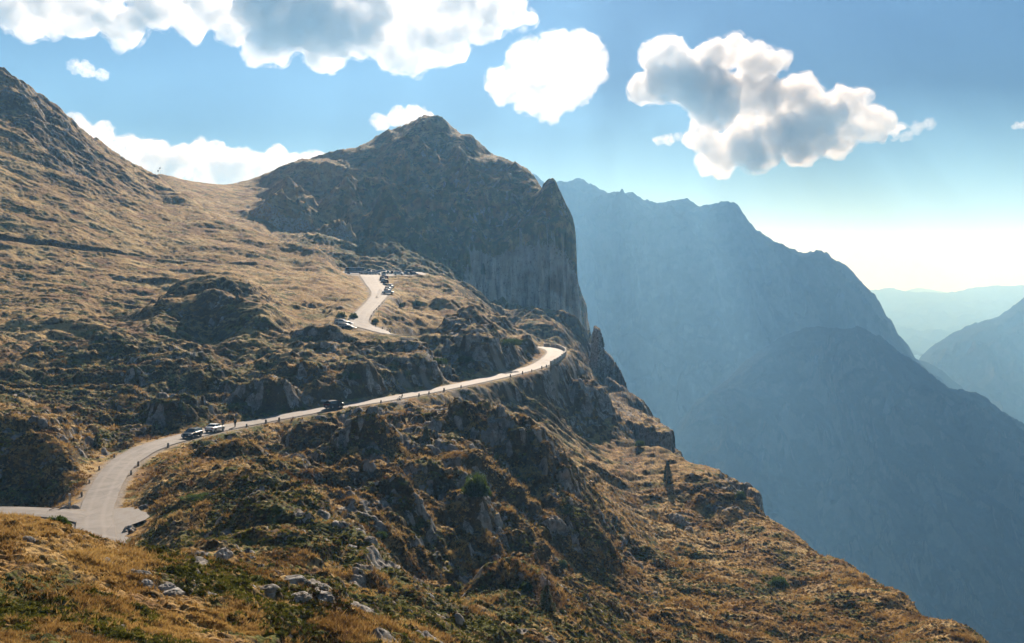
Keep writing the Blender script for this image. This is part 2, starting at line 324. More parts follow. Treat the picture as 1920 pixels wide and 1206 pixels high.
def terrain_height(x, y, fine=True):
    """height of the hillside over plan position; returns height, rock weight, distance to road edge"""
    t = x / y; L = np.log(y)
    base = gA(t, L) * y
    amp = gAmp(t, L); rk = gRock(t, L)
    far = sstep(420, 520, y)
    hs = np.zeros_like(x)
    # rolling hills: rounded tops, creased hollows
    wx = x + 5 * pn2(x / 23, y / 23, 3); wy = y + 5 * pn2(x / 23, y / 23, 4)
    near = sstep(8, 60, y)
    hs += amp * near * (4.2 * (billow(wx / 30, wy / 21, 3, 5, .42) - .42)) * (1 + far * 1.0)
    hs += amp * near * 1.9 * (billow(wx / 9.5, wy / 7.5, 2, 15, .45) - .37)
    # mountain
    mtn = gM(t, L) * y
    wob = 7.0 * pn2(x / 24, y / 60, 31) + 5.0 * np.abs(pn2(x / 9, y / 20, 32)) + 2.2 * np.abs(pn2(x / 3.7, y / 6, 33))
    sd = poly_sd(CLIFF, x, y)
    px = 960 + t * F
    wid = 60 - 50 * sstep(800, 880, px)
    s = sstep(-.25, .75, (sd + wob - 3) / wid)
    mrough = ridged(wx / 75, wy / 60, 5, 41, .5)
    cf = .22 + .78 * crest_fade(gM, t, L, .045)
    mtn = mtn + ((mrough - .62) * 11 + 9 * np.minimum(ridged((x + .55 * y) / 36, (y - x) / 95, 5, 47, .5) - .6, .35) + 3.5 * fbm(wx / 18, wy / 18, 4, 45)) * sstep(495, 600, y) * cf * (.2 + .8 * sstep(440, 580, 960 + t * F))
    h = base + hs
    cl = sstep(0.02, .3, s) * (1 - sstep(.7, .98, s)) * sstep(850, 890, px)
    h = h + (mtn - h) * s
    rock = cl * 1.0
    cliffm = rock
    for poly, pl, w, wb in BLOCKS_C:
        sdb = poly_sd(poly, x, y) + wb * (pn2(x / 6, y / 6, 61) + .5 * np.abs(pn2(x / 2, y / 2, 62)))
        s = sstep(-w * .4, w * .6, sdb)
        top = pl[0] * x + pl[1] * y + pl[2] + .8 * fbm(x / 5, y / 5, 3, 66)
        h = h + (np.maximum(top, h) - h) * s
        rock = np.maximum(rock, (s > .02) * (s < .98) * 1.0)
    for px0, py0, D0, hw, hd, hh, rot in KNOLLS:
        p = at(px0, py0, D0); c, sn = math.cos(R(rot)), math.sin(R(rot))
        m = (np.abs(x - p.x) < 2.2 * max(hw, hd)) & (np.abs(y - p.y) < 2.2 * max(hw, hd))
        idx = np.nonzero(m)
        if not len(idx[0]): continue
        X = x[idx] - p.x; Y = y[idx] - p.y
        X, Y = X * c + Y * sn, -X * sn + Y * c
        X = X + .25 * hw * pn2(x[idx] / hw, y[idx] / hw, 71); Y = Y + .35 * hd * pn2(x[idx] / hd / 1.5, y[idx] / hd / 1.5, 72)
        Y = np.where(Y < 0, Y * 1.0, Y * .55)            # steep towards the camera, long behind
        r = np.sqrt((X / hw) ** 2 + (Y / hd) ** 2)
        r = r + .12 * pn2(x[idx] / 2.2, y[idx] / 2.2, 73)
        bump = hh * (1 - sstep(.35, 1.0, r)) * (1 - .25 * r)
        h[idx] += bump
        front = (r > .45) & (r < 1.0) & (Y < 0)
        rock[idx] = np.maximum(rock[idx], front * .5)
    # ledges: the rock shows as small steps where the ground is rough
    n = fbm(wx / 13, wy / 10, 3, 81)
    st = 2.2; q = h / st + .6 * n; fr = q - np.floor(q)
    led = (np.floor(q) + sstep(.25, .62, fr) - q) * st
    rm = sstep(.25, .9, rk + .5 * pn2(x / 17, y / 14, 85)) * near
    h = h + led * .55 * rm * (1 - sstep(420, 480, y))
    h = h + rm * .7 * (billow(wx / 3.1, wy / 2.6, 2, 88, .5) - .386)
    tus = .30 + .14 * sstep(60, 120, y) + .5 * sstep(350, 700, y)
    sc_ = np.where(y < 110, 1, 1)
    h = h + tus * (billow(x / .95, y / .85, 2, 92, .5) - .386) * (1 - sstep(160, 330, y)) 
    h = h + .65 * (billow(x / 2.6, y / 2.3, 2, 95, .5) - .386) * sstep(30, 110, y) * (.3 + .7 * amp.clip(0, 1)) * (1 - sstep(420, 600, y))
    h = h + 1.5 * (billow(x / 6, y / 6, 3, 98, .5) - .45) * sstep(380, 560, y) * (.35 + .65 * sstep(.1, .4, rk))
    # the shoulder near the camera stays smooth
    for poly, pl, w in LOTS.values():
        s = sstep(-w - .4, -.4, poly_sd(poly, x, y))
        h = h + (pl[0] * x + pl[1] * y + pl[2] - .12 - h) * s
    h, e1 = carve_path(x, y, h, ROAD, .5, 5.0, .10)
    h, e2 = carve_path(x, y, h, SIDE, .4, 2.0, .12)
    h, e3 = carve_path(x, y, h, TRACK, .4, 1.6, .25)
    return h, rock, np.minimum(e1, e2), e3
BLOCKS_C = [(p, plane_through(tp), w, wb) for p, tp, w, wb in BLOCKS]

def ground_z(x, y):
    a = np.array([[float(x)]], np.float32); b = np.array([[float(y)]], np.float32)
    return float(terrain_height(a, b)[0][0, 0])

# ---------------------------------------------------------------- mesh helpers
def mesh_grid(name, X, Y, Z, attrs=None, flip=False):
    n, m = X.shape
    me = bpy.data.meshes.new(name)
    co = np.stack([X, Y, Z], -1).reshape(-1, 3).astype(np.float32)
    idx = np.arange(n * m, dtype=np.int32).reshape(n, m)
    a, b, c, d = idx[:-1, :-1], idx[1:, :-1], idx[1:, 1:], idx[:-1, 1:]
    q = np.stack([a, b, c, d] if not flip else [a, d, c, b], -1).reshape(-1)
    nf = q.size // 4
    me.vertices.add(n * m); me.vertices.foreach_set('co', co.ravel())
    me.loops.add(nf * 4); me.loops.foreach_set('vertex_index', q)
    me.polygons.add(nf); me.polygons.foreach_set('loop_start', np.arange(nf, dtype=np.int32) * 4)
    me.polygons.foreach_set('use_smooth', np.ones(nf, bool))
    me.update(calc_edges=True)
    for k, v in (attrs or {}).items():
        at_ = me.attributes.new(k, 'FLOAT', 'POINT'); at_.data.foreach_set('value', v.ravel().astype(np.float32))
    return me
def link(name, me, mat=None, parent=None, **props):
    o = bpy.data.objects.new(name, me); C.objects.link(o)
    if mat is not None: me.materials.clear(); me.materials.append(mat)
    if parent is not None: o.parent = parent
    for k, v in props.items(): o[k] = v
    return o

# ---------------------------------------------------------------- material helpers
class NT:
    def __init__(self, name):
        self.m = bpy.data.materials.new(name); self.m.use_nodes = True; self.t = self.m.node_tree
        self.b = self.t.nodes['Principled BSDF']; self.out = self.t.nodes['Material Output']
    def n(self, typ, **kw):
        nd = self.t.nodes.new(typ)
        for k, v in kw.items():
            if k.startswith('i_'): nd.inputs[k[2:]].default_value = v
            else: setattr(nd, k, v)
        return nd
    def l(self, a, b): self.t.links.new(a, b)
    def noise(self, scale, detail=4, rough=.55, vec=None, dist=0):
        nd = self.n('ShaderNodeTexNoise'); nd.inputs['Scale'].default_value = scale; nd.inputs['Detail'].default_value = detail
        nd.inputs['Roughness'].default_value = rough; nd.inputs['Distortion'].default_value = dist
        self.l(vec if vec is not None else self.pos(), nd.inputs['Vector']); return nd.outputs['Fac']
    def pos(self):
        if not hasattr(self, '_g'): self._g = self.n('ShaderNodeNewGeometry')
        return self._g.outputs['Position']
    def nor(self): self.pos(); return self._g.outputs['Normal']
    def ramp(self, x, stops):
        r = self.n('ShaderNodeValToRGB'); e = r.color_ramp.elements
        while len(e) < len(stops): e.new(.5)
        for k, (p, c) in enumerate(stops): e[k].position = p; e[k].color = (*c, 1) if len(c) == 3 else c
        self.l(x, r.inputs[0]); return r.outputs[0]
    def math(self, op, a, b=None, clamp=False):
        nd = self.n('ShaderNodeMath', operation=op, use_clamp=clamp)
        for k, v in enumerate((a, b)):
            if v is None: continue
            if isinstance(v, (int, float)): nd.inputs[k].default_value = v
            else: self.l(v, nd.inputs[k])
        return nd.outputs[0]
    def smooth(self, x, a, b):
        nd = self.n('ShaderNodeMapRange', interpolation_type='SMOOTHSTEP'); self.l(x, nd.inputs[0])
        nd.inputs[1].default_value = a; nd.inputs[2].default_value = b; return nd.outputs[0]
    def mix(self, f, a, b):
        nd = self.n('ShaderNodeMix', data_type='RGBA')
        if isinstance(f, (int, float)): nd.inputs[0].default_value = f
        else: self.l(f, nd.inputs[0])
        for k, v in ((6, a), (7, b)):
            if isinstance(v, tuple): nd.inputs[k].default_value = (*v, 1)
            else: self.l(v, nd.inputs[k])
        return nd.outputs[2]
    def attr(self, name):
        nd = self.n('ShaderNodeAttribute', attribute_name=name); return nd.outputs['Fac']
    def bump(self, h, strength=.5, dist=.1):
        nd = self.n('ShaderNodeBump'); nd.inputs['Strength'].default_value = strength; nd.inputs['Distance'].default_value = dist
        self.l(h, nd.inputs['Height']); self.l(nd.outputs[0], self.b.inputs['Normal'])
    def scaled(self, s):
        nd = self.n('ShaderNodeVectorMath', operation='MULTIPLY'); self.l(self.pos(), nd.inputs[0]); nd.inputs[1].default_value = s
        return nd.outputs[0]

def ground_material():
    k = NT('alpine_ground')
    big = k.noise(.035, 4, .6); mid = k.noise(.22, 5, .62); fin = k.noise(2.6, 5, .7); vf = k.noise(9., 4, .7)
    grass = k.ramp(mid, [(.32, (.16, .090, .030)), (.45, (.31, .190, .062)), (.56, (.41, .265, .092)), (.72, (.50, .35, .14))])
    grass = k.mix(k.smooth(fin, .50, .66), grass, (.13, .070, .026))
    grass = k.mix(k.smooth(vf, .52, .70), grass, (.50, .345, .15))
    grass = k.mix(k.math('MULTIPLY', k.smooth(k.noise(.09, 4, .6), .50, .62), .7), grass, (.20, .10, .042))
    grass = k.mix(k.math('MULTIPLY', k.smooth(k.noise(.05, 4, .6, k.scaled((1, 1.4, 1))), .50, .60), .6), grass, (.50, .37, .17))
    # dwarf shrub and moss
    gm = k.math('ADD', k.noise(.16, 5, .68), k.math('MULTIPLY', k.attr('green'), .22))
    green = k.ramp(fin, [(.35, (.022, .028, .006)), (.5, (.075, .085, .012)), (.68, (.17, .165, .030))])
    col = k.mix(k.math('MAXIMUM', k.smooth(gm, .60, .66), k.math('MULTIPLY', k.attr('moss'), k.smooth(fin, .36, .56))), grass, green)
    heath = k.math('ADD', k.noise(.33, 5, .7), k.math('MULTIPLY', k.attr('rocky'), .06))
    col = k.mix(k.smooth(heath, .58, .65), col, k.ramp(vf, [(.35, (.035, .022, .012)), (.6, (.10, .062, .03))]))
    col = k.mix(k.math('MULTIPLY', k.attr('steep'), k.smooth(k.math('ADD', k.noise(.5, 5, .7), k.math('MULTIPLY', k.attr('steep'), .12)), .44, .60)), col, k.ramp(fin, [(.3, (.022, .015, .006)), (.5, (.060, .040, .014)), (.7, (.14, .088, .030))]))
    # limestone
    rk = k.noise(.9, 6, .65, dist=.6)
    vor = k.n('ShaderNodeTexVoronoi', feature='DISTANCE_TO_EDGE'); vor.inputs['Scale'].default_value = .9
    k.l(k.scaled((1, 1, .35)), vor.inputs['Vector'])
    rock = k.ramp(rk, [(.3, (.075, .068, .060)), (.46, (.19, .175, .155)), (.60, (.36, .335, .30)), (.75, (.52, .50, .46))])
    cst = k.noise(1.0, 6, .68, k.scaled((.30, .30, .035)), dist=.4)
    crock = k.ramp(cst, [(.32, (.09, .085, .080)), (.42, (.32, .30, .275)), (.54, (.48, .455, .42)), (.70, (.62, .59, .54))])
    crock = k.mix(k.smooth(k.noise(.045, 4, .6), .5, .65), crock, k.ramp(cst, [(.35, (.11, .085, .06)), (.6, (.34, .27, .20))]))
    rock = k.mix(k.attr('cliff'), rock, crock)  # vertical limestone wall
    rock = k.mix(k.math('MULTIPLY', k.smooth(k.noise(.12, 3), .5, .68), .4), rock, (.26, .20, .14))
    rock = k.mix(k.math('MULTIPLY', k.math('SUBTRACT', 1.0, k.smooth(vor.outputs['Distance'], .0, .07)), k.smooth(k.noise(.6, 4, .6), .45, .6)), rock, (.06, .055, .05))
    col = k.mix(k.smooth(k.math('ADD', k.attr('rock'), k.math('MULTIPLY', k.math('SUBTRACT', k.noise(.7, 6, .7), .5), 1.5)), .42, .52), col, rock)
    # bare earth and scree beside the road and path
    dirt = k.ramp(vf, [(.3, (.16, .13, .10)), (.6, (.34, .30, .25))])
    col = k.mix(k.attr('dirt'), col, dirt)
    k.l(col, k.b.inputs['Base Color']); k.b.inputs['Roughness'].default_value = .95
    k.b.inputs['Specular IOR Level'].default_value = .12
    hb = k.math('ADD', k.math('MULTIPLY', k.noise(1.1, 5, .7), .7), k.math('MULTIPLY', k.noise(5, 4, .7), .25))
    k.bump(hb, .9, .55)
    return k.m
def cliff_rock(name, base=(.25, .24, .225)):
    k = NT(name)
    st = k.noise(1.0, 5, .6, k.scaled((.16, .16, .02)))
    col = k.ramp(st, [(.3, tuple(c * .45 for c in base)), (.5, base), (.7, tuple(c * 1.4 for c in base))])
    k.l(col, k.b.inputs['Base Color']); k.b.inputs['Roughness'].default_value = .95
    k.bump(k.noise(.5, 6, .7), .8, 1.0)
    return k.m

# ---------------------------------------------------------------- the hillside
def build_hillside():
    nt = int(1500 * QUICK); nr = int(2300 * QUICK)
    core = np.linspace(-0.545, 0.545, nt)
    left = -0.545 - np.cumsum(np.linspace(1, 4, int(60 * QUICK) + 2)) * 0.0012
    right = 0.545 + np.cumsum(np.linspace(1, 4, int(60 * QUICK) + 2)) * 0.0012
    tt = np.concatenate([left[::-1], core, right])
    # rows follow the profile: more of them where the ground is steep on screen
    tc = np.linspace(tt[0], tt[-1], 420); Lc = np.linspace(LD0, math.log(1150), 1300)
    Tc, LC = np.meshgrid(tc, Lc, indexing='ij'); Yc = np.exp(LC)
    H = terrain_height((Tc * Yc).astype(np.float32), Yc.astype(np.float32))[0]
    ys = F * H / Yc
    dy = np.abs(np.diff(ys, axis=1)); vis = np.maximum.accumulate(ys, axis=1)[:, 1:]
    seen = np.clip(1 - (vis - ys[:, 1:]) / 25, .12, 1); inframe = ((ys[:, 1:] > -760) & (ys[:, 1:] < 560)) * 1.0
    meas = (np.minimum(dy, 60) * (.25 + .75 * inframe) * seen) + .35
    kz = np.ones(25) / 25
    meas = np.apply_along_axis(lambda v: np.convolve(np.pad(v, 12, 'edge'), kz, 'valid'), 0, meas)
    cum = np.concatenate([np.zeros((len(tc), 1)), np.cumsum(meas, 1)], 1); cum /= cum[:, -1:]
    s = np.linspace(0, 1, nr)
    rows = np.stack([np.interp(s, cum[i], Lc) for i in range(len(tc))])
    rr = np.empty((len(tt), nr), np.float32)
    f = np.interp(tt, tc, np.arange(len(tc))); i0 = np.minimum(f.astype(int), len(tc) - 2); u = (f - i0)[:, None]
    rr = (rows[i0] * (1 - u) + rows[i0 + 1] * u).astype(np.float32)
    Y = np.exp(rr); X = (tt[:, None] * Y).astype(np.float32)
    Z, rock, road, track = terrain_height(X, Y)
    # slope of the surface
    def nrm(X, Y, Z):
        ax = np.gradient(X, axis=0); ay = np.gradient(Y, axis=0); az = np.gradient(Z, axis=0)
        bx = np.gradient(X, axis=1); by = np.gradient(Y, axis=1); bz = np.gradient(Z, axis=1)
        nx = ay * bz - az * by; ny = az * bx - ax * bz; nz = ax * by - ay * bx
        l = np.sqrt(nx * nx + ny * ny + nz * nz) + 1e-12
        s = np.sign(nz + 1e-12); return nx / l * s, ny / l * s, nz / l * s
    nx, ny, nz = nrm(X, Y, Z)
    amt = gRock(X / Y, np.log(Y))
    steep = 1 - nz
    gg = gGreen(X / Y, np.log(Y))
    moss = sstep(.0, .35, fbm(X / 8, Y / 6, 4, 170, .6) + 1.1 * (gg - .42))
    rmask = sstep(.30, .52, steep + .16 * (amt - .5) + .10 * pn2(X / 3, Y / 3, 105)) * sstep(.02, .35, amt)
    patch = sstep(.40, .50, pn2(X / 7, Y / 5, 110) * .8 + .7 * pn2(X / 2.2, Y / 1.8, 111) + .35 * (amt - .8)) * sstep(.35, .7, amt)
    mroad = sstep(.5, 2.0, road)
    spots = sstep(.02, .32, pn2(X / 6, Y / 6, 130) * .7 + .8 * pn2(X / 2.1, Y / 2.1, 131) + .55 * (amt - .85) - .45 * sstep(420, 540, Y))
    wall = rock * sstep(440, 500, Y)
    rk = np.clip(np.maximum(np.maximum(rmask * spots, rock * (.55 + .45 * spots)), np.maximum(patch * .9, wall)), 0, 1) * mroad
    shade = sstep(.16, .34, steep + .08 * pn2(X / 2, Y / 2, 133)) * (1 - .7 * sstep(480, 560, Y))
    # rock stands out in blocks and ribs
    hx = nx * .8; hy = ny * .8
    y1 = sstep(30, 120, Y) * .6 + .4 * sstep(380, 560, Y) + 0
    d = (np.abs(pn3(X / 3.4, Y / 3.4, Z / 7, 3)) * 1.5 + np.abs(pn3(X / 1.5, Y / 1.5, Z / 2.6, 4)) * .7)
    big = np.abs(pn3(X / 11, Y / 11, Z / 45, 5)) * 7 + np.abs(pn3(X / 5, Y / 5, Z / 16, 6)) * 3.2
    farw = sstep(430, 560, Y)
    d = (d - .35) * (.35 + .65 * sstep(60, 170, Y)) * (1 - farw) + (big - 2.6) * farw * rock
    X2 = X + hx * d * rk; Y2 = Y + hy * d * rk; Z2 = Z + nz * .5 * d * rk * (1 - farw)
    dirt = np.maximum(1 - sstep(.2, 1.3, road + .5 * pn2(X / 1.3, Y / 1.3, 120)), 1 - sstep(-.2, .6, track))
    scree = sstep(.25, .5, pn2(X / 5, Y / 5, 121)) * (1 - sstep(3, 7, road)) * .8 * (pxc(X / Y, Z / Y) > 560)
    dirt = np.maximum(dirt, scree)
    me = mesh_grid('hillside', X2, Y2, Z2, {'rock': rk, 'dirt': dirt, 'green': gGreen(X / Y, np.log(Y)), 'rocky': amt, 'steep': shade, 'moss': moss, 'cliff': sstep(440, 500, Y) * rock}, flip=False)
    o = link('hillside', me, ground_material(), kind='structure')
    return o, dict(X=X2, Y=Y2, Z=Z2, rk=rk, moss=moss, dirt=dirt, road=road, nz=nz, track=track)
hillside, HS = build_hillside()

# ---------------------------------------------------------------- road and gravel sheets
def ribbon(name, path, mat, lift, cross=6, crown=.04):
    xs, ys, zs, ws = path.T
    dx, dy = np.gradient(xs), np.gradient(ys); l = np.hypot(dx, dy); nx, ny = dy / l, -dx / l
    u = np.linspace(-.5, .5, cross + 1)
    wv = ws + .25 * pn2(np.arange(len(xs)) / 5.0, np.zeros(len(xs)), 9)
    X = xs[:, None] + nx[:, None] * u * wv[:, None]; Y = ys[:, None] + ny[:, None] * u * wv[:, None]
    Z = zs[:, None] + lift + crown * (1 - (2 * u[None]) ** 2)
    return link(name, mesh_grid(name, X, Y, Z, {'across': np.broadcast_to(u[None] + .5, X.shape).copy()}, flip=False), mat, kind='structure')
def asphalt():
    k = NT('weathered_asphalt')
    a = k.noise(.5, 4, .6); b = k.noise(30, 3, .7)
    col = k.ramp(a, [(.35, (.175, .160, .142)), (.6, (.225, .207, .185))])
    col = k.mix(k.smooth(b, .45, .7), col, (.26, .24, .215))
    col = k.mix(k.math('MULTIPLY', k.smooth(k.noise(.16, 3, .5, dist=1.5), .54, .60), .45), col, (.13, .12, .11))
    ck = k.n('ShaderNodeTexVoronoi', feature='DISTANCE_TO_EDGE'); ck.inputs['Scale'].default_value = .22; k.l(k.pos(), ck.inputs['Vector'])
    col = k.mix(k.math('MULTIPLY', k.math('SUBTRACT', 1.0, k.smooth(ck.outputs['Distance'], .0, .012)), .5), col, (.07, .065, .06))
    ac = k.attr('across')
    w = k.math('ADD', k.math('ABSOLUTE', k.math('SUBTRACT', k.math('ABSOLUTE', k.math('SUBTRACT', ac, .5)), .22)), k.math('MULTIPLY', a, .08))
    col = k.mix(k.math('MULTIPLY', k.math('SUBTRACT', 1.0, k.smooth(w, .05, .14)), .35), col, (.29, .27, .245))
    k.l(col, k.b.inputs['Base Color']); k.b.inputs['Roughness'].default_value = .8; k.bump(b, .3, .02)
    k.b.inputs['Specular IOR Level'].default_value = .25
    return k.m
def gravel():
    k = NT('pale_gravel')
    a = k.noise(.8, 4, .6); b = k.noise(12, 4, .8)
    col = k.ramp(b, [(.3, (.22, .20, .18)), (.55, (.36, .335, .30)), (.75, (.46, .43, .40))])
    col = k.mix(k.math('MULTIPLY', k.smooth(a, .45, .65), .5), col, (.27, .235, .19))
    k.l(col, k.b.inputs['Base Color']); k.b.inputs['Roughness'].default_value = .95; k.bump(b, .6, .08)
    return k.m
M_ASPH, M_GRAV = asphalt(), gravel()
ribbon('road', ROAD, M_ASPH, .03)
ribbon('side_road', SIDE, M_ASPH, .015)
def sheet(name, poly, pl, lift=0.0):
    me = bpy.data.meshes.new(name); bm = bmesh.new()
    pts = []
    n = len(poly)
    for i in range(n):
        a = poly[i]; b = poly[(i + 1) % n]; L = math.hypot(b[0]-a[0], b[1]-a[1]); m = max(1, int(L / .7))
        for j in range(m):
            s = j / m; x = a[0] + (b[0]-a[0]) * s; y = a[1] + (b[1]-a[1]) * s
            w = .35 * float(pn2(np.array([x / 1.1]), np.array([y / 1.1]), 77)[0])
            pts.append((x + w, y + w * .8))
    vs = [bm.verts.new((x, y, pl[0] * x + pl[1] * y + pl[2] - .05 + lift)) for x, y in pts]
    f = bm.faces.new(vs)
    if f.normal.z < 0: f.normal_flip()
    bmesh.ops.triangulate(bm, faces=[f]); bm.to_mesh(me); bm.free()
    return link(name, me, M_GRAV, kind='structure')
for nm, (poly, pl, w) in LOTS.items(): sheet(nm, poly, pl)

# ---------------------------------------------------------------- the valley floor and the mountains beyond
def range_mesh(name, pts, t0, t1, D0, D1, nt, nl, rough, scale, mat, seed, c=.015):
    g = Grid(make_rbf(pts, c=c), t0, t1, math.log(D0), math.log(D1), 200, 260)
    T, L = np.meshgrid(np.linspace(t0, t1, nt), np.linspace(math.log(D0), math.log(D1), nl), indexing='ij')
    Y = np.exp(L); X = T * Y; Z = g(T, L) * Y
    wx = X + scale * .25 * pn2(X / scale, Y / scale, seed + 9); wy = Y + scale * .25 * pn2(X / scale, Y / scale, seed + 8)
    n = ridged(wx / scale, wy / scale, 6, seed, .52) - .6
    n = .6 * n + .55 * (ridged(wx / scale * 3.3 + .4 * n, wy / scale * .9, 5, seed + 20, .58) - .6)
    Z = Z + n * rough * (.16 + .84 * crest_fade(g, T, L, .03))
    Z = Z + fbm(X / 130 * 1.0, Y / 130, 5, seed + 30, .6) * min(rough * .3, 22)
    Z = np.maximum(Z, -960)
    return link(name, mesh_grid(name, X.astype(np.float32), Y.astype(np.float32), Z.astype(np.float32)), mat, kind='structure')
def far_mat(name, low, high, rockc, s=1.0):
    k = NT(name)
    sp = k.n('ShaderNodeSeparateXYZ'); k.l(k.pos(), sp.inputs[0]); sn = k.n('ShaderNodeSeparateXYZ'); k.l(k.nor(), sn.inputs[0])
    h = k.math('ADD', sp.outputs[2], k.math('MULTIPLY', k.noise(.004 * s, 5, .65), 500))
    veg = k.mix(k.smooth(h, 0, 420), low, high)
    veg = k.mix(k.smooth(k.noise(.02 * s, 5, .7), .45, .62), veg, tuple(c * .7 for c in low))
    steep = k.math('SUBTRACT', 1.0, sn.outputs[2])
    rk = k.smooth(k.math('ADD', steep, k.math('MULTIPLY', k.noise(.012 * s, 5, .7), .5)), .58, .78)
    rc = k.ramp(k.noise(.03 * s, 6, .7), [(.3, tuple(c * .6 for c in rockc)), (.65, rockc)])
    k.l(k.mix(rk, veg, rc), k.b.inputs['Base Color']); k.b.inputs['Roughness'].default_value = 1.0
    k.b.inputs['Specular IOR Level'].default_value = 0
    k.bump(k.noise(1.0, 6, .7, k.scaled((.05, .018, .018))), .8, 9)
    return k.m
MF = far_mat('far_massif', (.035, .034, .022), (.06, .054, .036), (.095, .092, .085))
MG = far_mat('far_forest', (.03, .028, .016), (.05, .040, .024), (.075, .07, .06))
massif = [(960,318,5200),(990,326,5100),(1030,342,5000),(1060,345,4950),(1090,345,4900),(1110,350,4900),(1130,357,4850),(1165,365,4800),(1200,378,4750),(1215,386,4750),(1255,374,4700),(1290,380,4650),(1335,393,4600),(1350,382,4600),(1365,379,4600),(1385,389,4600),(1400,411,4580),(1430,440,4550),(1445,452,4550),(1470,462,4500),(1490,473,4500),(1520,471,4450),(1540,468,4450),(1560,483,4450),(1580,497,4450),(1600,512,4420),(1625,540,4400),(1645,560,4400),(1660,600,4350),(1690,640,4300),(1715,675,4250),(1760,720,4200),(1900,800,4200),(2100,900,4200),
 (700,280,5400),(800,300,5300)]
massif += [(p[0], p[1] + 160, p[2] + 900) for p in massif[::2]] + [(p[0], p[1] + 400, p[2] + 2200) for p in massif[::4]]
massif += [(700,600,4000),(1000,620,3900),(1150,620,3900),(1300,640,3850),(1450,600,3950),(1540,640,3900),(1000,900,3000),(1200,900,3000),(1400,900,3050),(1600,850,3300),(1800,900,3300),(1000,1200,2350),(1250,1200,2350),(1500,1180,2400),(1700,1180,2400),(1900,1150,2500),(2200,1150,2500)]
range_mesh('mountain_massif', massif, -.2, .72, 2150, 8200, 900, 700, 95, 620, MF, 201)
spur = [(1300,760,3100),(1400,680,3250),(1480,634,3300),(1540,620,3300),(1610,620,3250),(1650,636,3200),(1690,664,3150),(1720,690,3100),(1755,715,3050),(1790,745,3000),(1820,752,2950),(1850,758,2900),(1890,780,2850),(1930,806,2800),(2000,850,2750),(2300,1000,2700)]
spur += [(p[0], p[1] + 130, p[2] + 450) for p in spur] + [(p[0], p[1] + 500, p[2] + 1500) for p in spur[::2]]
spur += [(1300,1000,2300),(1500,850,2500),(1700,850,2400),(1900,950,2250),(2200,1100,2100),(1300,1250,1750),(1500,1150,1900),(1700,1100,1900),(1900,1120,1850),(2200,1250,1750),(1100,1400,1750),(1400,1500,1450),(1900,1500,1400),(1100,1200,2400),(1150,900,3200)]
range_mesh('forested_spur', spur, .05, .72, 1350, 4200, 800, 560, 55, 380, MG, 231)
hillB = [(1640,790,6200),(1700,720,6100),(1728,668,6000),(1745,652,6000),(1765,640,6000),(1800,620,6000),(1830,610,6000),(1860,600,6000),(1880,592,6000),(1900,578,6000),(1925,557,6000),(2000,520,6000),(2200,480,6000)]
hillB += [(p[0], p[1] + 120, p[2] + 1200) for p in hillB] + [(1600,900,4700),(1700,820,4900),(1800,760,4900),(1900,740,4900),(2100,700,4900),(1600,960,4300),(1800,900,4300),(2000,900,4300),(2200,900,4300)]
range_mesh('hill', hillB, .3, .72, 4250, 8000, 420, 320, 60, 600, MG, 251)
hillC = [(1660,640,5200),(1720,675,5000),(1740,682,5000),(1770,698,4950),(1800,722,4900),(1822,748,4880),(1900,830,4800),(2100,950,4800)]
hillC += [(p[0], p[1] + 120, p[2] + 500) for p in hillC] + [(p[0], p[1] + 160, p[2] - 700) for p in hillC]
range_mesh('low_ridge', hillC, .3, .7, 4150, 5800, 260, 160, 30, 300, MG, 261)
rangeD = [(1500,560,15000),(1600,545,15000),(1640,546,15000),(1665,541,15000),(1700,549,15000),(1740,551,15000),(1780,552,15000),(1800,549,15000),(1820,541,15000),(1850,538,15000),(1880,537,15000),(1925,537,15000),(2000,540,15000),(2200,520,15000)]
rangeD += [(p[0], p[1] + 45, p[2] + 2500) for p in rangeD] + [(p[0], p[1] + 70, p[2] - 4000) for p in rangeD[::2]] + [(p[0], p[1] + 110, p[2] - 6500) for p in rangeD[::2]]
range_mesh('distant_range', rangeD, .2, .72, 8300, 18000, 360, 240, 90, 1400, MG, 271)
rangeE = [(1600,560,19000),(1690,549,19000),(1710,542,19000),(1728,540,19000),(1760,546,19000),(1800,551,19000),(1900,560,19000),(2100,560,19000)]
rangeE += [(p[0], p[1] + 30, p[2] + 1500) for p in rangeE] + [(p[0], p[1] + 30, p[2] - 1500) for p in rangeE]
range_mesh('remote_peak', rangeE, .2, .72, 17600, 20400, 200, 80, 40, 1500, MG, 281)
def valley():
    k = NT('valley_floor'); c = k.ramp(k.noise(.004, 5, .6), [(.35, (.03, .04, .015)), (.6, (.09, .085, .04))])
    k.l(c, k.b.inputs['Base Color']); k.b.inputs['Roughness'].default_value = 1
    g = np.linspace(-1, 1, 60); X, Y = np.meshgrid(g * 22000, 3000 + g * 23500, indexing='ij')
    Z = -955 + 12 * fbm(X / 900, Y / 900, 3, 5)
    link('valley_ground', mesh_grid('valley_ground', X, Y, Z), k.m, kind='structure')
valley()

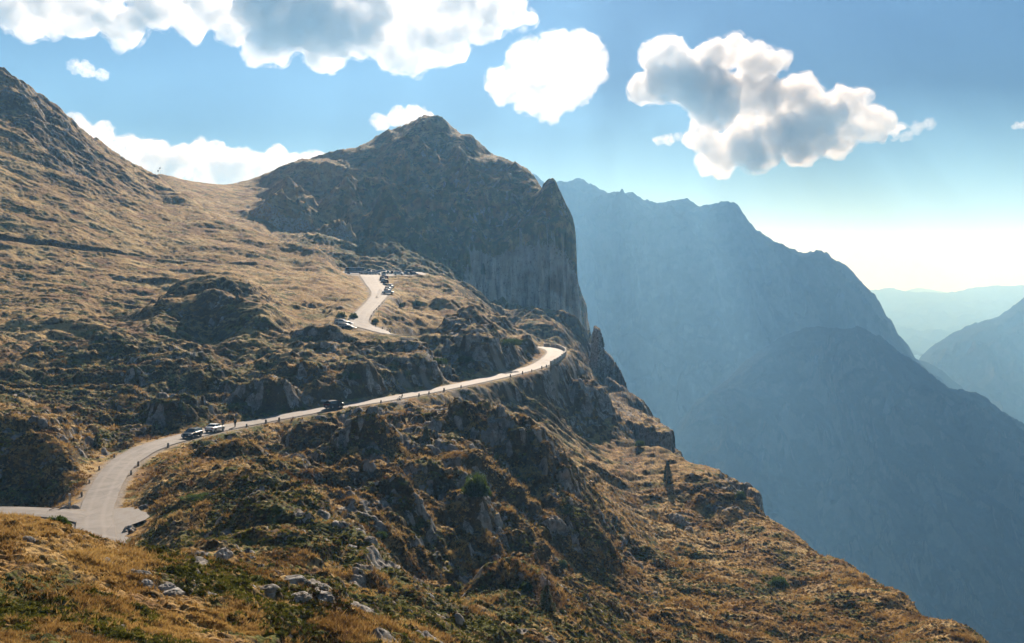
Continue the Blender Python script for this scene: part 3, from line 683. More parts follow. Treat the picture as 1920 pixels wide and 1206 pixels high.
# ---------------------------------------------------------------- haze
def haze():
    me = bpy.data.meshes.new('haze'); bm = bmesh.new(); bmesh.ops.create_cube(bm, size=1)
    x0, x1, y0, y1, z0, z1 = -23000, 23000, -21500, 27500, -990, 620
    for v in bm.verts: v.co = Vector(((x0 + x1) / 2 + v.co.x * (x1 - x0), (y0 + y1) / 2 + v.co.y * (y1 - y0), (z0 + z1) / 2 + v.co.z * (z1 - z0)))
    bm.to_mesh(me); bm.free()
    m = bpy.data.materials.new('haze_air'); m.use_nodes = True; t = m.node_tree; t.nodes.remove(t.nodes['Principled BSDF'])
    v = t.nodes.new('ShaderNodeVolumePrincipled'); v.inputs['Color'].default_value = (.25, .57, 1.0, 1); v.inputs['Absorption Color'].default_value = (1, 1, 1, 1); v.inputs['Density'].default_value = .00017
    v.inputs['Anisotropy'].default_value = .28
    t.links.new(v.outputs[0], t.nodes['Material Output'].inputs['Volume'])
    link('haze', me, m, kind='stuff')
haze()

# ---------------------------------------------------------------- where things stand: bilinear look-up on the built hillside
_tcol = HS['X'][:, 5] / HS['Y'][:, 5]
def surface(px, D):
    """height of the finished ground at a photo column and distance"""
    x = (px - 960) / F / CP * D
    return x, D, ground_z(x, D)
def on_path(path, px, py):
    xs, ys, zs, ws = path.T
    sy = ysc(0, zs / ys); sx = pxc(xs / ys, zs / ys)
    i = int(np.argmin((sx - px) ** 2 + ((sy - py) * 1.6) ** 2)); i = min(max(i, 1), len(xs) - 2)
    d = np.array([xs[i+1] - xs[i-1], ys[i+1] - ys[i-1], zs[i+1] - zs[i-1]]); d /= np.linalg.norm(d)
    return i, np.array([xs[i], ys[i], zs[i]]), d, ws[i]
_LG = np.linspace(math.log(16), math.log(700), 1500)
def hit(px, py):
    """distance of the first ground met under a photo pixel"""
    t, v = ray(px, py); y = np.exp(_LG)[None].astype(np.float32)
    h = terrain_height((t * y).astype(np.float32), y)[0]; k = np.nonzero((h / y)[0] >= v)[0]
    return float(y[0, k[0]]) if len(k) else float(y[0, -1])
CY = {1254: 905, 1026: 1146, 798: 828, 906: 520, 176: 834, 337: 772, 446: 566, 1469: 1103, 1055: 1068, 957: 657, 823: 692, 872: 680, 893: 930, 1393: 940, 704: 606, 781: 576, 752: 578, 1200: 838, 370: 934, 712: 1010, 660: 712, 985: 1110, 840: 1108, 1402: 1035}
BY = {533: 855, 556: 855, 1275: 975, 1290: 985, 1264: 965, 1296: 992, 797: 1110, 104: 284, 79: 311, 410: 1045, 233: 998, 270: 952, 150: 1040, 180: 1052, 212: 1060, 240: 1075, 262: 1090, 300: 1093, 313: 1112, 385: 1110, 540: 1088, 572: 1094, 590: 1112, 555: 1118, 598: 1100, 492: 1105, 668: 995, 690: 1010, 655: 1025, 40: 1010}
def tag(o, label, cat, group=None):
    o['label'] = label; o['category'] = cat
    if group: o['group'] = group
    return o
def empty(name, loc, rz=0.0, label=None, cat=None, group=None):
    o = bpy.data.objects.new(name, None); C.objects.link(o); o.location = loc; o.rotation_euler = (0, 0, rz); o.empty_display_size = .3
    if label: tag(o, label, cat, group)
    return o
def simple(name, col, rough=.6, metal=0.0, spec=.5, coat=0.0, noise=None):
    k = NT(name)
    if noise:
        k.l(k.ramp(k.noise(noise, 4, .6), [(.3, tuple(c * .65 for c in col)), (.65, tuple(min(1, c * 1.25) for c in col))]), k.b.inputs['Base Color'])
    else: k.b.inputs['Base Color'].default_value = (*col, 1)
    k.b.inputs['Roughness'].default_value = rough; k.b.inputs['Metallic'].default_value = metal
    k.b.inputs['Specular IOR Level'].default_value = spec; k.b.inputs['Coat Weight'].default_value = coat
    return k.m
def me_from(name, verts, faces, smooth=False):
    me = bpy.data.meshes.new(name); me.from_pydata([tuple(v) for v in verts], [], faces); me.update()
    if len(faces) < 900:
        bm = bmesh.new(); bm.from_mesh(me); bmesh.ops.recalc_face_normals(bm, faces=bm.faces[:]); bm.to_mesh(me); bm.free()
    if smooth: me.polygons.foreach_set('use_smooth', [True] * len(me.polygons))
    return me
class MB:
    def __init__(self): self.v = []; self.f = []
    def add(self, v, f):
        n = len(self.v); self.v += [tuple(p) for p in v]; self.f += [tuple(i + n for i in q) for q in f]; return self
    def box(self, a, b, top=1.0):
        (x0, y0, z0), (x1, y1, z1) = a, b; cx, cy = (x0 + x1) / 2, (y0 + y1) / 2
        t = lambda x, y: (cx + (x - cx) * top, cy + (y - cy) * top, z1)
        v = [(x0, y0, z0), (x1, y0, z0), (x1, y1, z0), (x0, y1, z0), t(x0, y0), t(x1, y0), t(x1, y1), t(x0, y1)]
        return self.add(v, [(0, 3, 2, 1), (4, 5, 6, 7), (0, 1, 5, 4), (1, 2, 6, 5), (2, 3, 7, 6), (3, 0, 4, 7)])
    def cyl(self, p, q, r0, r1=None, n=12, cap=True):
        p, q = Vector(p), Vector(q); r1 = r0 if r1 is None else r1; a = (q - p).normalized()
        u = a.orthogonal().normalized(); w = a.cross(u); v = []
        for c, r in ((p, r0), (q, r1)):
            for k in range(n):
                t = 2 * math.pi * k / n; v.append(c + u * (r * math.cos(t)) + w * (r * math.sin(t)))
        f = [(k, (k + 1) % n, n + (k + 1) % n, n + k) for k in range(n)]
        if cap: f += [tuple(range(n))[::-1], tuple(range(n, 2 * n))]
        return self.add(v, f)
    def mesh(self, name, smooth=False): return me_from(name, self.v, self.f, smooth)

# ---------------------------------------------------------------- clouds: bodies of lit vapour
def fuse(me, vox, nm):                         # one clean closed skin without folds
    t = bpy.data.objects.new(nm, me); C.objects.link(t); md = t.modifiers.new('union', 'REMESH'); md.mode = 'VOXEL'; md.voxel_size = vox
    dg = bpy.context.evaluated_depsgraph_get(); dg.update(); m2 = bpy.data.meshes.new_from_object(t.evaluated_get(dg))
    bpy.data.objects.remove(t); m2.name = nm; return m2
def build_cloud(name, balls, D, label, seed, density=.035, squash=1.0, vox=None, rough=1.0):
    k = D / F
    rs = [b[2] for b in balls]; vox = vox or max(1.4, .042 * sorted(rs)[len(rs) // 2]) * k
    rng = random.Random(seed); bm = bmesh.new(); c0 = at(balls[0][0], balls[0][1], D)
    for (cx, cy, r, *deep) in balls:
        for j in range(1, 8 * len(deep)):                    # the heart of a deep cloud reaches far back
            p = at(cx, cy, D) + Vector((0, 1, .5)) * (r * k * (j - 3) * .36) + Vector((rng.uniform(-.3, .3) * r * k, 0, 0))
            bmesh.ops.create_icosphere(bm, subdivisions=2, radius=1, matrix=Matrix.Translation(p - c0) @ Matrix.Scale(r * k * (.92 - .07 * j), 4))
        for j in range(7):
            if j == 0: p = at(cx, cy, D); rr = r * .80
            else:
                a = rng.uniform(0, 2 * math.pi); e = rng.uniform(-.9, .9)
                p = at(cx + .62 * r * math.cos(a) * (1 - abs(e) * .4), cy - .50 * r * math.sin(a) * squash * (1 - abs(e) * .4), D); p.y += e * r * .8 * k; rr = r * rng.uniform(.30, .52)
            m = Matrix.Translation(p - c0) @ Matrix.Diagonal((rr * k, rr * k * .9, rr * k * .86 * squash, 1))
            bmesh.ops.create_icosphere(bm, subdivisions=2, radius=1, matrix=m)
    me = bpy.data.meshes.new(name); bm.to_mesh(me); bm.free()
    o = bpy.data.objects.new(name, me); C.objects.link(o)
    md = o.modifiers.new('union', 'REMESH'); md.mode = 'VOXEL'; md.voxel_size = vox
    dg = bpy.context.evaluated_depsgraph_get(); dg.update()
    me2 = bpy.data.meshes.new_from_object(o.evaluated_get(dg)); o.modifiers.clear(); o.data = me2; bpy.data.meshes.remove(me)
    n = len(me2.vertices); co = np.empty(n * 3, np.float32); me2.vertices.foreach_get('co', co); co = co.reshape(-1, 3)
    no = np.empty(n * 3, np.float32); me2.vertices.foreach_get('normal', no); no = no.reshape(-1, 3)
    s = sorted(rs)[len(rs) // 2] * k
    co = co + .30 * s * np.stack([pn3(co[:, 0] / (s * 1.2), co[:, 1] / (s * 1.2), co[:, 2] / (s * 1.2), seed + 40 + q) for q in range(3)], -1) + .14 * s * np.stack([pn3(co[:, 0] / (s * .5), co[:, 1] / (s * .5), co[:, 2] / (s * .5), seed + 50 + q) for q in range(3)], -1)
    d = np.zeros(n, np.float32); a = 1.0
    for q, w in enumerate((1.1, .52, .25, .12, .065)):
        P = co / (s * w); d += a * (1 - 2.2 * np.abs(pn3(P[:, 0], P[:, 1], P[:, 2], seed + q))) ; a *= .55
    wsp = pn3(co[:, 0] / (s * 1.3), co[:, 1] / (s * 1.3), co[:, 2] / (s * 1.3), seed + 17)
    def vapour(nm, dn, lo, hi, floor, sc):
        m = bpy.data.materials.new(nm); m.use_nodes = True; t = m.node_tree; t.nodes.remove(t.nodes['Principled BSDF'])
        v = t.nodes.new('ShaderNodeVolumeScatter'); v.inputs['Color'].default_value = (1, 1, 1, 1); v.inputs['Anisotropy'].default_value = .3
        g = t.nodes.new('ShaderNodeTexCoord'); nz_ = t.nodes.new('ShaderNodeTexNoise'); nz_.inputs['Scale'].default_value = sc / s
        nz_.inputs['Detail'].default_value = 5; nz_.inputs['Roughness'].default_value = .66; m.cycles.volume_step_rate = .18
        mr = t.nodes.new('ShaderNodeMapRange'); mr.interpolation_type = 'SMOOTHSTEP'; mr.inputs[1].default_value = lo; mr.inputs[2].default_value = hi; mr.inputs[3].default_value = dn * floor; mr.inputs[4].default_value = dn
        t.links.new(g.outputs['Object'], nz_.inputs['Vector']); t.links.new(nz_.outputs['Fac'], mr.inputs[0]); t.links.new(mr.outputs[0], v.inputs['Density'])
        t.links.new(v.outputs[0], t.nodes['Material Output'].inputs['Volume']); return m
    dn = density * .85 / k
    me3 = me2.copy(); me3.name = 'dense_core'
    co_in = co + no * ((d - .55) * s * .19 * rough * (1 + .9 * wsp))[:, None]
    me3.vertices.foreach_set('co', co_in.astype(np.float32).ravel()); me3.update(); me3 = fuse(me3, vox, 'dense_core')
    co_out = co + no * ((d * .6 + .58) * s * .17 * rough * (1 + .7 * wsp))[:, None]
    me2.vertices.foreach_set('co', co_out.astype(np.float32).ravel()); me2.update(); me2 = fuse(me2, vox, name); o.data = me2
    me2.materials.clear(); me2.materials.append(vapour('thin_vapour', dn * .6, .48, .62, 0.0, 2.4)); me2.name = name
    me3.materials.clear(); me3.materials.append(vapour('cloud_vapour', dn * 1.9, .34, .64, .14, 1.6))
    o.location = c0; tag(o, label, 'cloud')
    q = bpy.data.objects.new('dense_core', me3); C.objects.link(q); q.parent = o
    return o
if True:
    build_cloud('cloud', [(1245,105,48),(1222,165,45),(1290,150,60,1),(1345,105,42),(1380,95,36),(1425,125,46),(1330,175,56,1),(1250,150,45,1),(1400,180,60),(1480,190,58),(1540,215,50,1),(1590,205,50),(1630,235,40),(1560,250,50),(1480,245,50,1),(1400,270,45,1),(1350,285,48),(1320,255,36),(1675,240,24)], 5200,
      'largest white cloud with a grey-blue heart, above the hazy mountain on the right', 301)
    build_cloud('cloud', [(955,165,42),(990,120,46),(1040,100,44),(1085,105,44),(1110,140,38),(1060,165,50),(990,190,38),(1030,205,28),(930,150,24)], 5400,
      'round white cloud between the pointed peak and the largest cloud', 311, density=.02)
    build_cloud('cloud', [(30,10,45),(80,20,48),(140,25,48),(200,30,46),(245,50,30),(300,5,46),(350,35,36),(410,20,50),(440,60,34),(500,10,60,1),(530,50,52,1),(590,30,62,1),(600,95,42),(640,50,50,1),(690,20,70),(720,60,55),(760,100,48),(780,40,60),(830,70,55),(860,20,60),(900,30,50),(940,10,45),(970,30,28),(560,-50,70),(700,-60,80),(850,-50,60),(350,-50,60),(200,-40,60),(60,-50,60),(960,-80,60),(1030,-110,60),(1080,-140,45),(1112,-120,26),(1115,-170,30),(1112,-220,30),(1112,-260,26),(1150,-290,50)] + [(1225 + 90 * i, -130 - 75 * j, 62) for i in range(10) for j in range(3)], 5600,  # balls well above the frame are added, unseen, to shade the valley haze
      'long bank of white cloud along the top edge, grey in its middle', 321)
    build_cloud('cloud', [(150,235,24),(190,255,32),(240,285,40),(290,290,36),(330,310,36,1),(390,300,44),(440,315,36,1),(480,310,40),(520,310,34),(560,308,26),(590,300,16),(300,330,50),(400,345,50),(500,345,40),(230,320,40)], 9500,
      'low white cloud bank behind the grassy saddle between the left slope and the peak', 331, density=.03)
    build_cloud('cloud', [(715,228,18),(745,218,24),(775,215,24),(800,225,16)], 6500, 'small white cloud touching the left shoulder of the pointed peak', 341, density=.03)
    build_cloud('cloud', [(140,124,13),(165,132,17),(190,140,15)], 6500, 'small wispy white cloud alone in the sky above the left slope', 351, density=.02, rough=1.3)
    build_cloud('cloud', [(1235,263,12),(1255,260,13),(1270,258,9)], 5200, 'small white puff hanging below the left end of the largest cloud', 361, density=.02, rough=1.3)
    build_cloud('cloud', [(1720,240,16),(1745,232,12),(1700,255,12)], 5200, 'thin wisp trailing off the right end of the largest cloud', 371, density=.01, rough=1.4)
    build_cloud('cloud', [(1905,236,9),(1920,234,10)], 7000, 'tiny white cloud at the right edge high in the sky', 381, density=.02)
    build_cloud('cloud', [(1895,488,12),(1915,483,12),(1880,492,7)], 33000, 'faint flat cloud low over the distant range at the right edge', 391, density=.012, squash=.6)

# ---------------------------------------------------------------- things on the ground
GL = simple('car_glass', (.015, .02, .025), .08, 0, .8)
TYRE = simple('tyre_rubber', (.02, .02, .02), .85); RIM = simple('wheel_rim', (.35, .35, .36), .35, .7)
LAMP = simple('lamp_glass', (.65, .66, .68), .15, 0, .7); TAIL = simple('tail_lamp_red', (.35, .015, .01), .3); TRIM = simple('dark_trim', (.03, .03, .03), .6)
PLATE = simple('number_plate', (.6, .6, .58), .5); INSIDE = simple('car_interior', (.10, .025, .02), .8)
_paint = {}
def paint(c, rough=.38):
    if c not in _paint: _paint[c] = simple('car_paint', c, rough, 0, .4 if max(c) > .2 else .15, .35 if max(c) > .2 else .0)
    return _paint[c]
SHAPES = {   # length, width, height, lower outline (x from rear to front, z), cabin outline
 'sedan':  (4.6, 1.82, 1.44, [(0,.45),(.02,.80),(.10,.98),(.75,1.00),(1.2,1.00),(3.35,.96),(4.25,.80),(4.52,.66),(4.6,.42)], [(.62,.99),(1.35,1.38),(1.95,1.44),(2.55,1.40),(3.50,.96)]),
 'estate': (4.7, 1.84, 1.50, [(0,.42),(.02,.80),(.06,1.00),(1.2,1.02),(3.40,.98),(4.35,.82),(4.62,.68),(4.7,.42)], [(.10,1.00),(.50,1.44),(1.5,1.50),(2.60,1.46),(3.55,.98)]),
 'suv':    (4.6, 1.88, 1.68, [(0,.48),(.02,.90),(.05,1.10),(1.2,1.12),(3.35,1.10),(4.25,.98),(4.52,.82),(4.6,.48)], [(.08,1.10),(.38,1.60),(1.4,1.68),(2.50,1.63),(3.40,1.10)]),
 'hatch':  (4.1, 1.76, 1.48, [(0,.42),(.02,.78),(.05,.98),(1.0,1.00),(3.05,.97),(3.85,.82),(4.03,.66),(4.1,.42)], [(.10,.98),(.48,1.40),(1.3,1.48),(2.25,1.43),(3.20,.97)]),
 'van':    (5.2, 1.98, 2.25, [(0,.45),(.01,.90),(.02,1.15),(1.4,1.20),(4.2,1.20),(4.85,1.05),(5.12,.85),(5.2,.45)], [(.03,1.15),(.10,2.18),(1.4,2.25),(3.60,2.20),(4.55,1.20)]),
 'coach':  (9.0, 2.40, 2.95, [(0,.50),(0,1.0),(.01,1.35),(3,1.35),(8.6,1.35),(8.93,1.2),(8.98,.9),(9.0,.5)], [(.02,1.35),(.06,2.85),(1.2,2.95),(8.4,2.92),(8.85,1.35)]),
}
_CAR = {}
def car_meshes(kind):
    if kind in _CAR: return _CAR[kind]
    Lg, W, H, low, cab = SHAPES[kind]; out = {}
    hw = W / 2; zb = .26 if kind not in ('coach',) else .34
    big = kind == 'coach'; wr = .48 if big else (.36 if kind in ('suv', 'van') else .33)
    ax = (1.9, 7.2) if big else (.20 * Lg, .80 * Lg)
    # lower body: rings across the car at stations along x
    xs = sorted(set(list(np.linspace(0, Lg, 33)) + [a + d for a in ax for d in (-wr * 1.15, -wr * .8, 0, wr * .8, wr * 1.15)]))
    lx, lz = zip(*low); V = []; F_ = []
    for x in xs:
        zt = float(np.interp(x, lx, lz)); e = min(x, Lg - x)
        w = hw * (1 - .16 * max(0, 1 - e / .45) ** 2)
        zl = zb + .10 * max(0, 1 - e / .3)
        for a in ax:
            d = abs(x - a)
            if d < wr * 1.15: zl = max(zl, wr + math.sqrt(max(0, (wr * 1.15) ** 2 - d * d)))
        zl = min(zl, zt - .12); zm = zl + (zt - zl) * .55
        V += [(x, -w * .9, zl), (x, -w, zm if zm > zl else zl), (x, -w * .97, zt - .06), (x, -w * .86, zt), (x, 0, zt + .025), (x, w * .86, zt), (x, w * .97, zt - .06), (x, w, zm), (x, w * .9, zl)]
    n = 9
    for i in range(len(xs) - 1):
        for j in range(n): F_.append((i * n + j, i * n + (j + 1) % n, (i + 1) * n + (j + 1) % n, (i + 1) * n + j))
    F_ += [tuple(range(n))[::-1], tuple(range((len(xs) - 1) * n, len(xs) * n))]
    # roof shell on pillars
    cx, cz = zip(*cab); zt0 = max(cz)
    r0, r1 = cab[1][0], cab[-2][0]
    m = len(V); st = np.linspace(r0, r1, 9)
    for x in st:
        z = float(np.interp(x, cx, cz)); w = hw * .74
        V += [(x, -w, z - .05), (x, -w * .93, z), (x, 0, z + .035), (x, w * .93, z), (x, w, z - .05), (x, 0, z - .05)]
    for i in range(8):
        for j in range(6): F_.append((m + i * 6 + j, m + i * 6 + (j + 1) % 6, m + (i + 1) * 6 + (j + 1) % 6, m + (i + 1) * 6 + j))
    F_ += [tuple(range(m, m + 6))[::-1], tuple(range(m + 48, m + 54))]
    b = MB(); b.v = V; b.f = F_
    base0, base1 = cab[0], cab[-1]; mid = (r0 + r1) / 2
    for sy in (-1, 1):
        yb, yt = sy * hw * .86, sy * hw * .74
        zr = float(np.interp(mid, cx, cz))
        b.cyl((base0[0] + .04, yb, base0[1] - .03), (r0, yt, cab[1][1] - .03), .055, .045, 6)
        b.cyl((base1[0] - .04, yb, base1[1] - .03), (r1, yt, cab[-2][1] - .03), .045, .04, 6)
        b.cyl((mid, yb * 1.01, base0[1]), (mid - .03, yt, zr - .04), .045, .04, 6)
    out['body'] = (b.mesh('body', True), None)
    try: out['body'][0].set_sharp_from_angle(angle=R(38))
    except Exception: pass
    # glass: front, back, sides
    def quad(nm, pts, thick=.012):
        q = [Vector(p) for p in pts]; nn = (q[1] - q[0]).cross(q[2] - q[0]).normalized() * thick
        k = len(q); return me_from(nm, [p + nn for p in q] + [p - nn for p in q], [tuple(range(k)), tuple(range(k, 2 * k))[::-1]] + [(i, k + i, k + (i + 1) % k, (i + 1) % k) for i in range(k)])
    wb, wt = hw * .80, hw * .70
    out['windscreen'] = (quad('windscreen', [(base1[0] - .02, -wb, base1[1] + .01), (base1[0] - .02, wb, base1[1] + .01), (r1 + .01, wt, cab[-2][1] - .05), (r1 + .01, -wt, cab[-2][1] - .05)]), GL)
    out['rear_window'] = (quad('rear_window', [(base0[0] + .02, -wb, base0[1] + .01), (base0[0] + .02, wb, base0[1] + .01), (r0 - .01, wt, cab[1][1] - .05), (r0 - .01, -wt, cab[1][1] - .05)]), GL)
    for i, sy in enumerate((-1, 1)):
        yb, yt = sy * (hw * .86), sy * (hw * .745)
        p0 = [(base0[0] + .16, yb, base0[1] + .01), (mid - .05, yb, base0[1] + .01), (mid - .07, yt, float(np.interp(mid, cx, cz)) - .06), (r0 + .06, yt, cab[1][1] - .06)]
        p1 = [(mid + .05, yb, base0[1] + .01), (base1[0] - .2, yb, base1[1] + .01), (r1 - .05, yt, cab[-2][1] - .06), (mid + .03, yt, float(np.interp(mid, cx, cz)) - .06)]
        out['side_window' + '_' * (2 * i)] = (quad('side_window', p0), GL); out['side_window' + '_' * (2 * i + 1)] = (quad('side_window', p1), GL)
    k = 0
    for a in ax:
        for sy in (-1, 1):
            y0, y1 = sy * (hw - .20), sy * (hw + .005)
            t = MB().cyl((a, y0, wr), (a, y1, wr), wr, wr, 20).mesh('wheel'); r = MB().cyl((a, y1 - sy * .01, wr), (a, y1 + sy * .012, wr), wr * .62, wr * .55, 14).mesh('rim')
            out['wheel' + '_' * k] = (t, TYRE, (r, RIM)); k += 1
    z1 = float(np.interp(Lg - .15, lx, lz)); z0 = float(np.interp(.05, lx, lz))
    for i, sy in enumerate((-1, 1)):
        out['headlight' + '_' * i] = (MB().box((Lg - .30, sy * hw * .70 - .18, z1 - .15), (Lg - .035, sy * hw * .70 + .18, z1 - .01), .9).mesh('headlight'), LAMP)
        out['taillight' + '_' * i] = (MB().box((-.012, sy * hw * .72 - .16, z0 - .17), (.10, sy * hw * .72 + .16, z0 - .03)).mesh('taillight'), TAIL)
        out['door_mirror' + '_' * i] = (MB().box((base1[0] - .42, sy * (hw + .02) - .09, base1[1] - .02), (base1[0] - .28, sy * (hw + .02) + .09, base1[1] + .12), .8).mesh('door_mirror'), TRIM)
    out['bumper'] = (MB().box((Lg - .10, -hw * .72, .30), (Lg + .015, hw * .72, .50)).mesh('bumper'), TRIM)
    out['bumper_'] = (MB().box((-.02, -hw * .78, .30), (.08, hw * .78, .52)).mesh('bumper'), TRIM)
    out['number_plate'] = (MB().box((-.035, -.26, .62), (-.015, .26, .73)).mesh('number_plate'), PLATE)
    _CAR[kind] = out; return out
def car(kind, loc, yaw, color, label, name='parked_car', group=None, pitch=0.0, cat='car', skip=()):
    Lg = SHAPES[kind][0]
    e = empty(name, loc, yaw, label, cat, group); e.rotation_euler = (0, -pitch, yaw)
    for key, spec in car_meshes(kind).items():
        nm = key.rstrip('_')
        if nm in skip: continue
        me = spec[0]; mat = spec[1] or paint(color)
        o = bpy.data.objects.new(nm, me); C.objects.link(o); o.parent = e; o.location = (-Lg / 2, 0, 0)
        if not me.materials: me.materials.append(mat)
        if spec[1] is None:
            o.material_slots[0].link = 'OBJECT'; o.material_slots[0].material = mat
        if len(spec) > 2:
            q = bpy.data.objects.new('rim', spec[2][0]); C.objects.link(q); q.parent = o
            if not spec[2][0].materials: spec[2][0].materials.append(spec[2][1])
    return e
def beside_road(px, py, side, off, path=ROAD):
    i, p, d, w = on_path(path, px, py); n = np.array([d[1], -d[0], 0]); n /= np.linalg.norm(n)
    q = p + n * side * off
    return Vector((q[0], q[1], p[2] + .06)), math.atan2(d[1], d[0]), math.asin(d[2]), w
WHITE, SILV, BLK, NAVY, GREY, BLUE, RED = (.72, .72, .71), (.38, .40, .42), (.012, .013, .015), (.012, .028, .045), (.10, .11, .12), (.03, .07, .14), (.22, .02, .015)
# the three cars on the long stretch (path direction runs away from the camera)
p, yaw, pit, w = beside_road(347, 822, 1, 1.5)
car('estate', p, yaw + math.pi, NAVY, 'dark blue estate parked facing the camera, behind the white saloon', pitch=-pit)
p, yaw, pit, w = beside_road(389, 812, 1, 1.6)
car('sedan', p, yaw, WHITE, 'white saloon parked at the road edge between the dark blue estate and the walkers', pitch=pit)
p, yaw, pit, w = beside_road(621, 768, 1, .7)
sv = car('suv', p, yaw, BLK, 'black car on the long road stretch with its tailgate raised and door open', pitch=pit, skip=('rear_window',))
def part(o_parent, nm, mesh, mat, **props):
    o = bpy.data.objects.new(nm, mesh); C.objects.link(o); o.parent = o_parent
    if not mesh.materials: mesh.materials.append(mat)
    for a, b in props.items(): o[a] = b
    return o
tg = part(sv, 'tailgate', MB().add([(-2.0,-.66,1.62),(-2.0,.66,1.62),(-2.0,.66,1.67),(-2.0,-.66,1.67),(-2.95,-.72,1.98),(-2.95,.72,1.98),(-2.93,.72,2.04),(-2.93,-.72,2.04),(-3.2,-.7,1.72),(-3.2,.7,1.72),(-3.24,.7,1.76),(-3.24,-.7,1.76)],
   [(0,1,5,4),(3,7,6,2),(0,4,7,3),(1,2,6,5),(4,5,9,8),(7,11,10,6),(4,8,11,7),(5,6,10,9),(8,9,10,11),(0,3,2,1)]).mesh('tailgate'), paint(SILV), label='raised pale tailgate')
part(tg, 'rear_window', MB().box((-2.85, -.55, 1.99), (-2.2, .55, 2.0)).mesh('rear_window'), GL)
part(sv, 'boot_lining', MB().box((-2.29, -.62, .72), (-1.6, .62, 1.10)).mesh('boot_lining'), INSIDE)
dr = part(sv, 'open_door', MB().add([(.1,-.95,.45),(.75,-1.75,.45),(.75,-1.72,1.1),(.1,-.95,1.1),(.5,-1.35,1.6),(.12,-.95,1.62),(.15,-.90,.45),(.80,-1.70,.45),(.80,-1.67,1.1),(.15,-.90,1.1),(.55,-1.30,1.6),(.17,-.90,1.62)],
   [(0,1,2,3),(3,2,4,5),(6,9,8,7),(9,11,10,8),(0,6,7,1),(1,7,8,2),(2,8,10,4),(4,10,11,5),(5,11,9,3),(3,9,6,0)]).mesh('open_door'), paint(BLK))
# parking bay at the hairpin
lotz = lambda nm, x, y: LOTS[nm][1][0] * x + LOTS[nm][1][1] * y + LOTS[nm][1][2] - .04
for px, D, kind, col, lab in [(656, 284.5, 'estate', BLK, 'black estate car, nearest of the four in the gravel bay at the hairpin'),
                              (648, 287.6, 'estate', SILV, 'silver-blue estate in the hairpin bay, half hidden behind the black estate'),
                              (656, 290.6, 'sedan', WHITE, 'white car in the hairpin bay, its bonnet nearest the road'),
                              (642, 293.4, 'suv', WHITE, 'white-roofed car at the back of the hairpin bay, farthest left of the four')]:
    x = (px - 960) / F / CP * D
    car(kind, (x, D, lotz('gravel_parking_bay', x, D)), R(-14), col, lab, group='cars in the gravel bay at the hairpin')
# cars on the verge above the hairpin
V_ = [(728,358.5,8,'sedan',WHITE,'white car parked crosswise at the lower end of the row above the hairpin'),(727,364.5,80,'hatch',SILV,'pale car directly behind the crosswise white car'),
      (728.5,371,82,'hatch',WHITE,'white-roofed car, third up from the lower end of the verge row'),(733,379,85,'suv',WHITE,'tall white-roofed car standing apart at the kink of the verge row'),
      (724.5,396,100,'suv',GREY,'dark grey estate with a white-lit roof, just above the kink of the verge row'),(719.5,402,100,'hatch',SILV,'silver car beside the road, left neighbour of the dark grey estate'),
      (717.5,409,104,'sedan',BLK,'dark saloon below the upper end of the verge row'),(724.5,411,100,'hatch',RED,'dark red car on the grass side of the verge row'),(720.5,420,96,'van',WHITE,'small white van at the upper end of the verge row')]
for px, D, yw, kind, col, lab in V_:
    x = (px - 960) / F / CP * D; y_ = D
    i = int(np.argmin((ROAD[:, 0] - x) ** 2 + (ROAD[:, 1] - y_) ** 2))
    car(kind, (x, y_, max(ROAD[i, 2] - .02, ground_z(x, y_))), R(yw), col, lab, group='cars parked along the verge above the hairpin')
P_ = [(666,446,178,'coach',(.62,.66,.70),'long white coach with blue-tinted windows at the left end of the car park'),
      (684,441,15,'hatch',WHITE,'white car right in front of the coach in the car park'),(688,444,12,'suv',(.35,.45,.45),'pale green car beside the coach'),
      (693,437,8,'sedan',SILV,'silver saloon in the front row of the car park, left of the pair'),(700,437,5,'hatch',WHITE,'white car in the middle of the front row of the car park'),
      (706,438,0,'sedan',SILV,'light grey saloon at the right end of the front row of the car park'),(694,456,90,'van',GREY,'dark van standing tall in the second row of the car park'),
      (701,459,95,'suv',BLK,'black car in the second row, right of the dark van'),(690,463,88,'hatch',WHITE,'white roof behind the pale green car'),
      (708,450,20,'estate',(.30,.42,.48),'light blue estate in the second row of the car park'),(714,452,15,'suv',NAVY,'navy car right of the light blue estate'),
      (722,447,90,'van',(.30,.24,.20),'brown van in the middle of the car park'),(729,449,86,'suv',(.25,.32,.31),'grey-green car right of the brown van'),
      (737,452,80,'estate',BLK,'black estate behind the white off-roader'),(744,453,90,'sedan',RED,'maroon saloon behind the white off-roader'),
      (748,436,4,'suv',(.62,.70,.68),'white off-roader in front on the right side of the car park'),(753,450,85,'hatch',SILV,'silver hatchback right of the maroon saloon'),
      (760,441,10,'estate',NAVY,'dark blue estate right of the white off-roader'),(770,446,5,'van',(.03,.06,.09),'dark blue van at the right end of the car park'),(777,438,0,'hatch',BLUE,'small blue car beyond the right end of the dark blue estate')]
for px, D, yw, kind, col, lab in P_:
    x = (px - 960) / F / CP * D
    car(kind, (x, D, lotz('car_park', x, D)), R(yw), col, lab, group='vehicles in the car park below the peak', name='coach' if kind == 'coach' else 'parked_car', cat='coach' if kind == 'coach' else ('van' if kind == 'van' else 'car'))

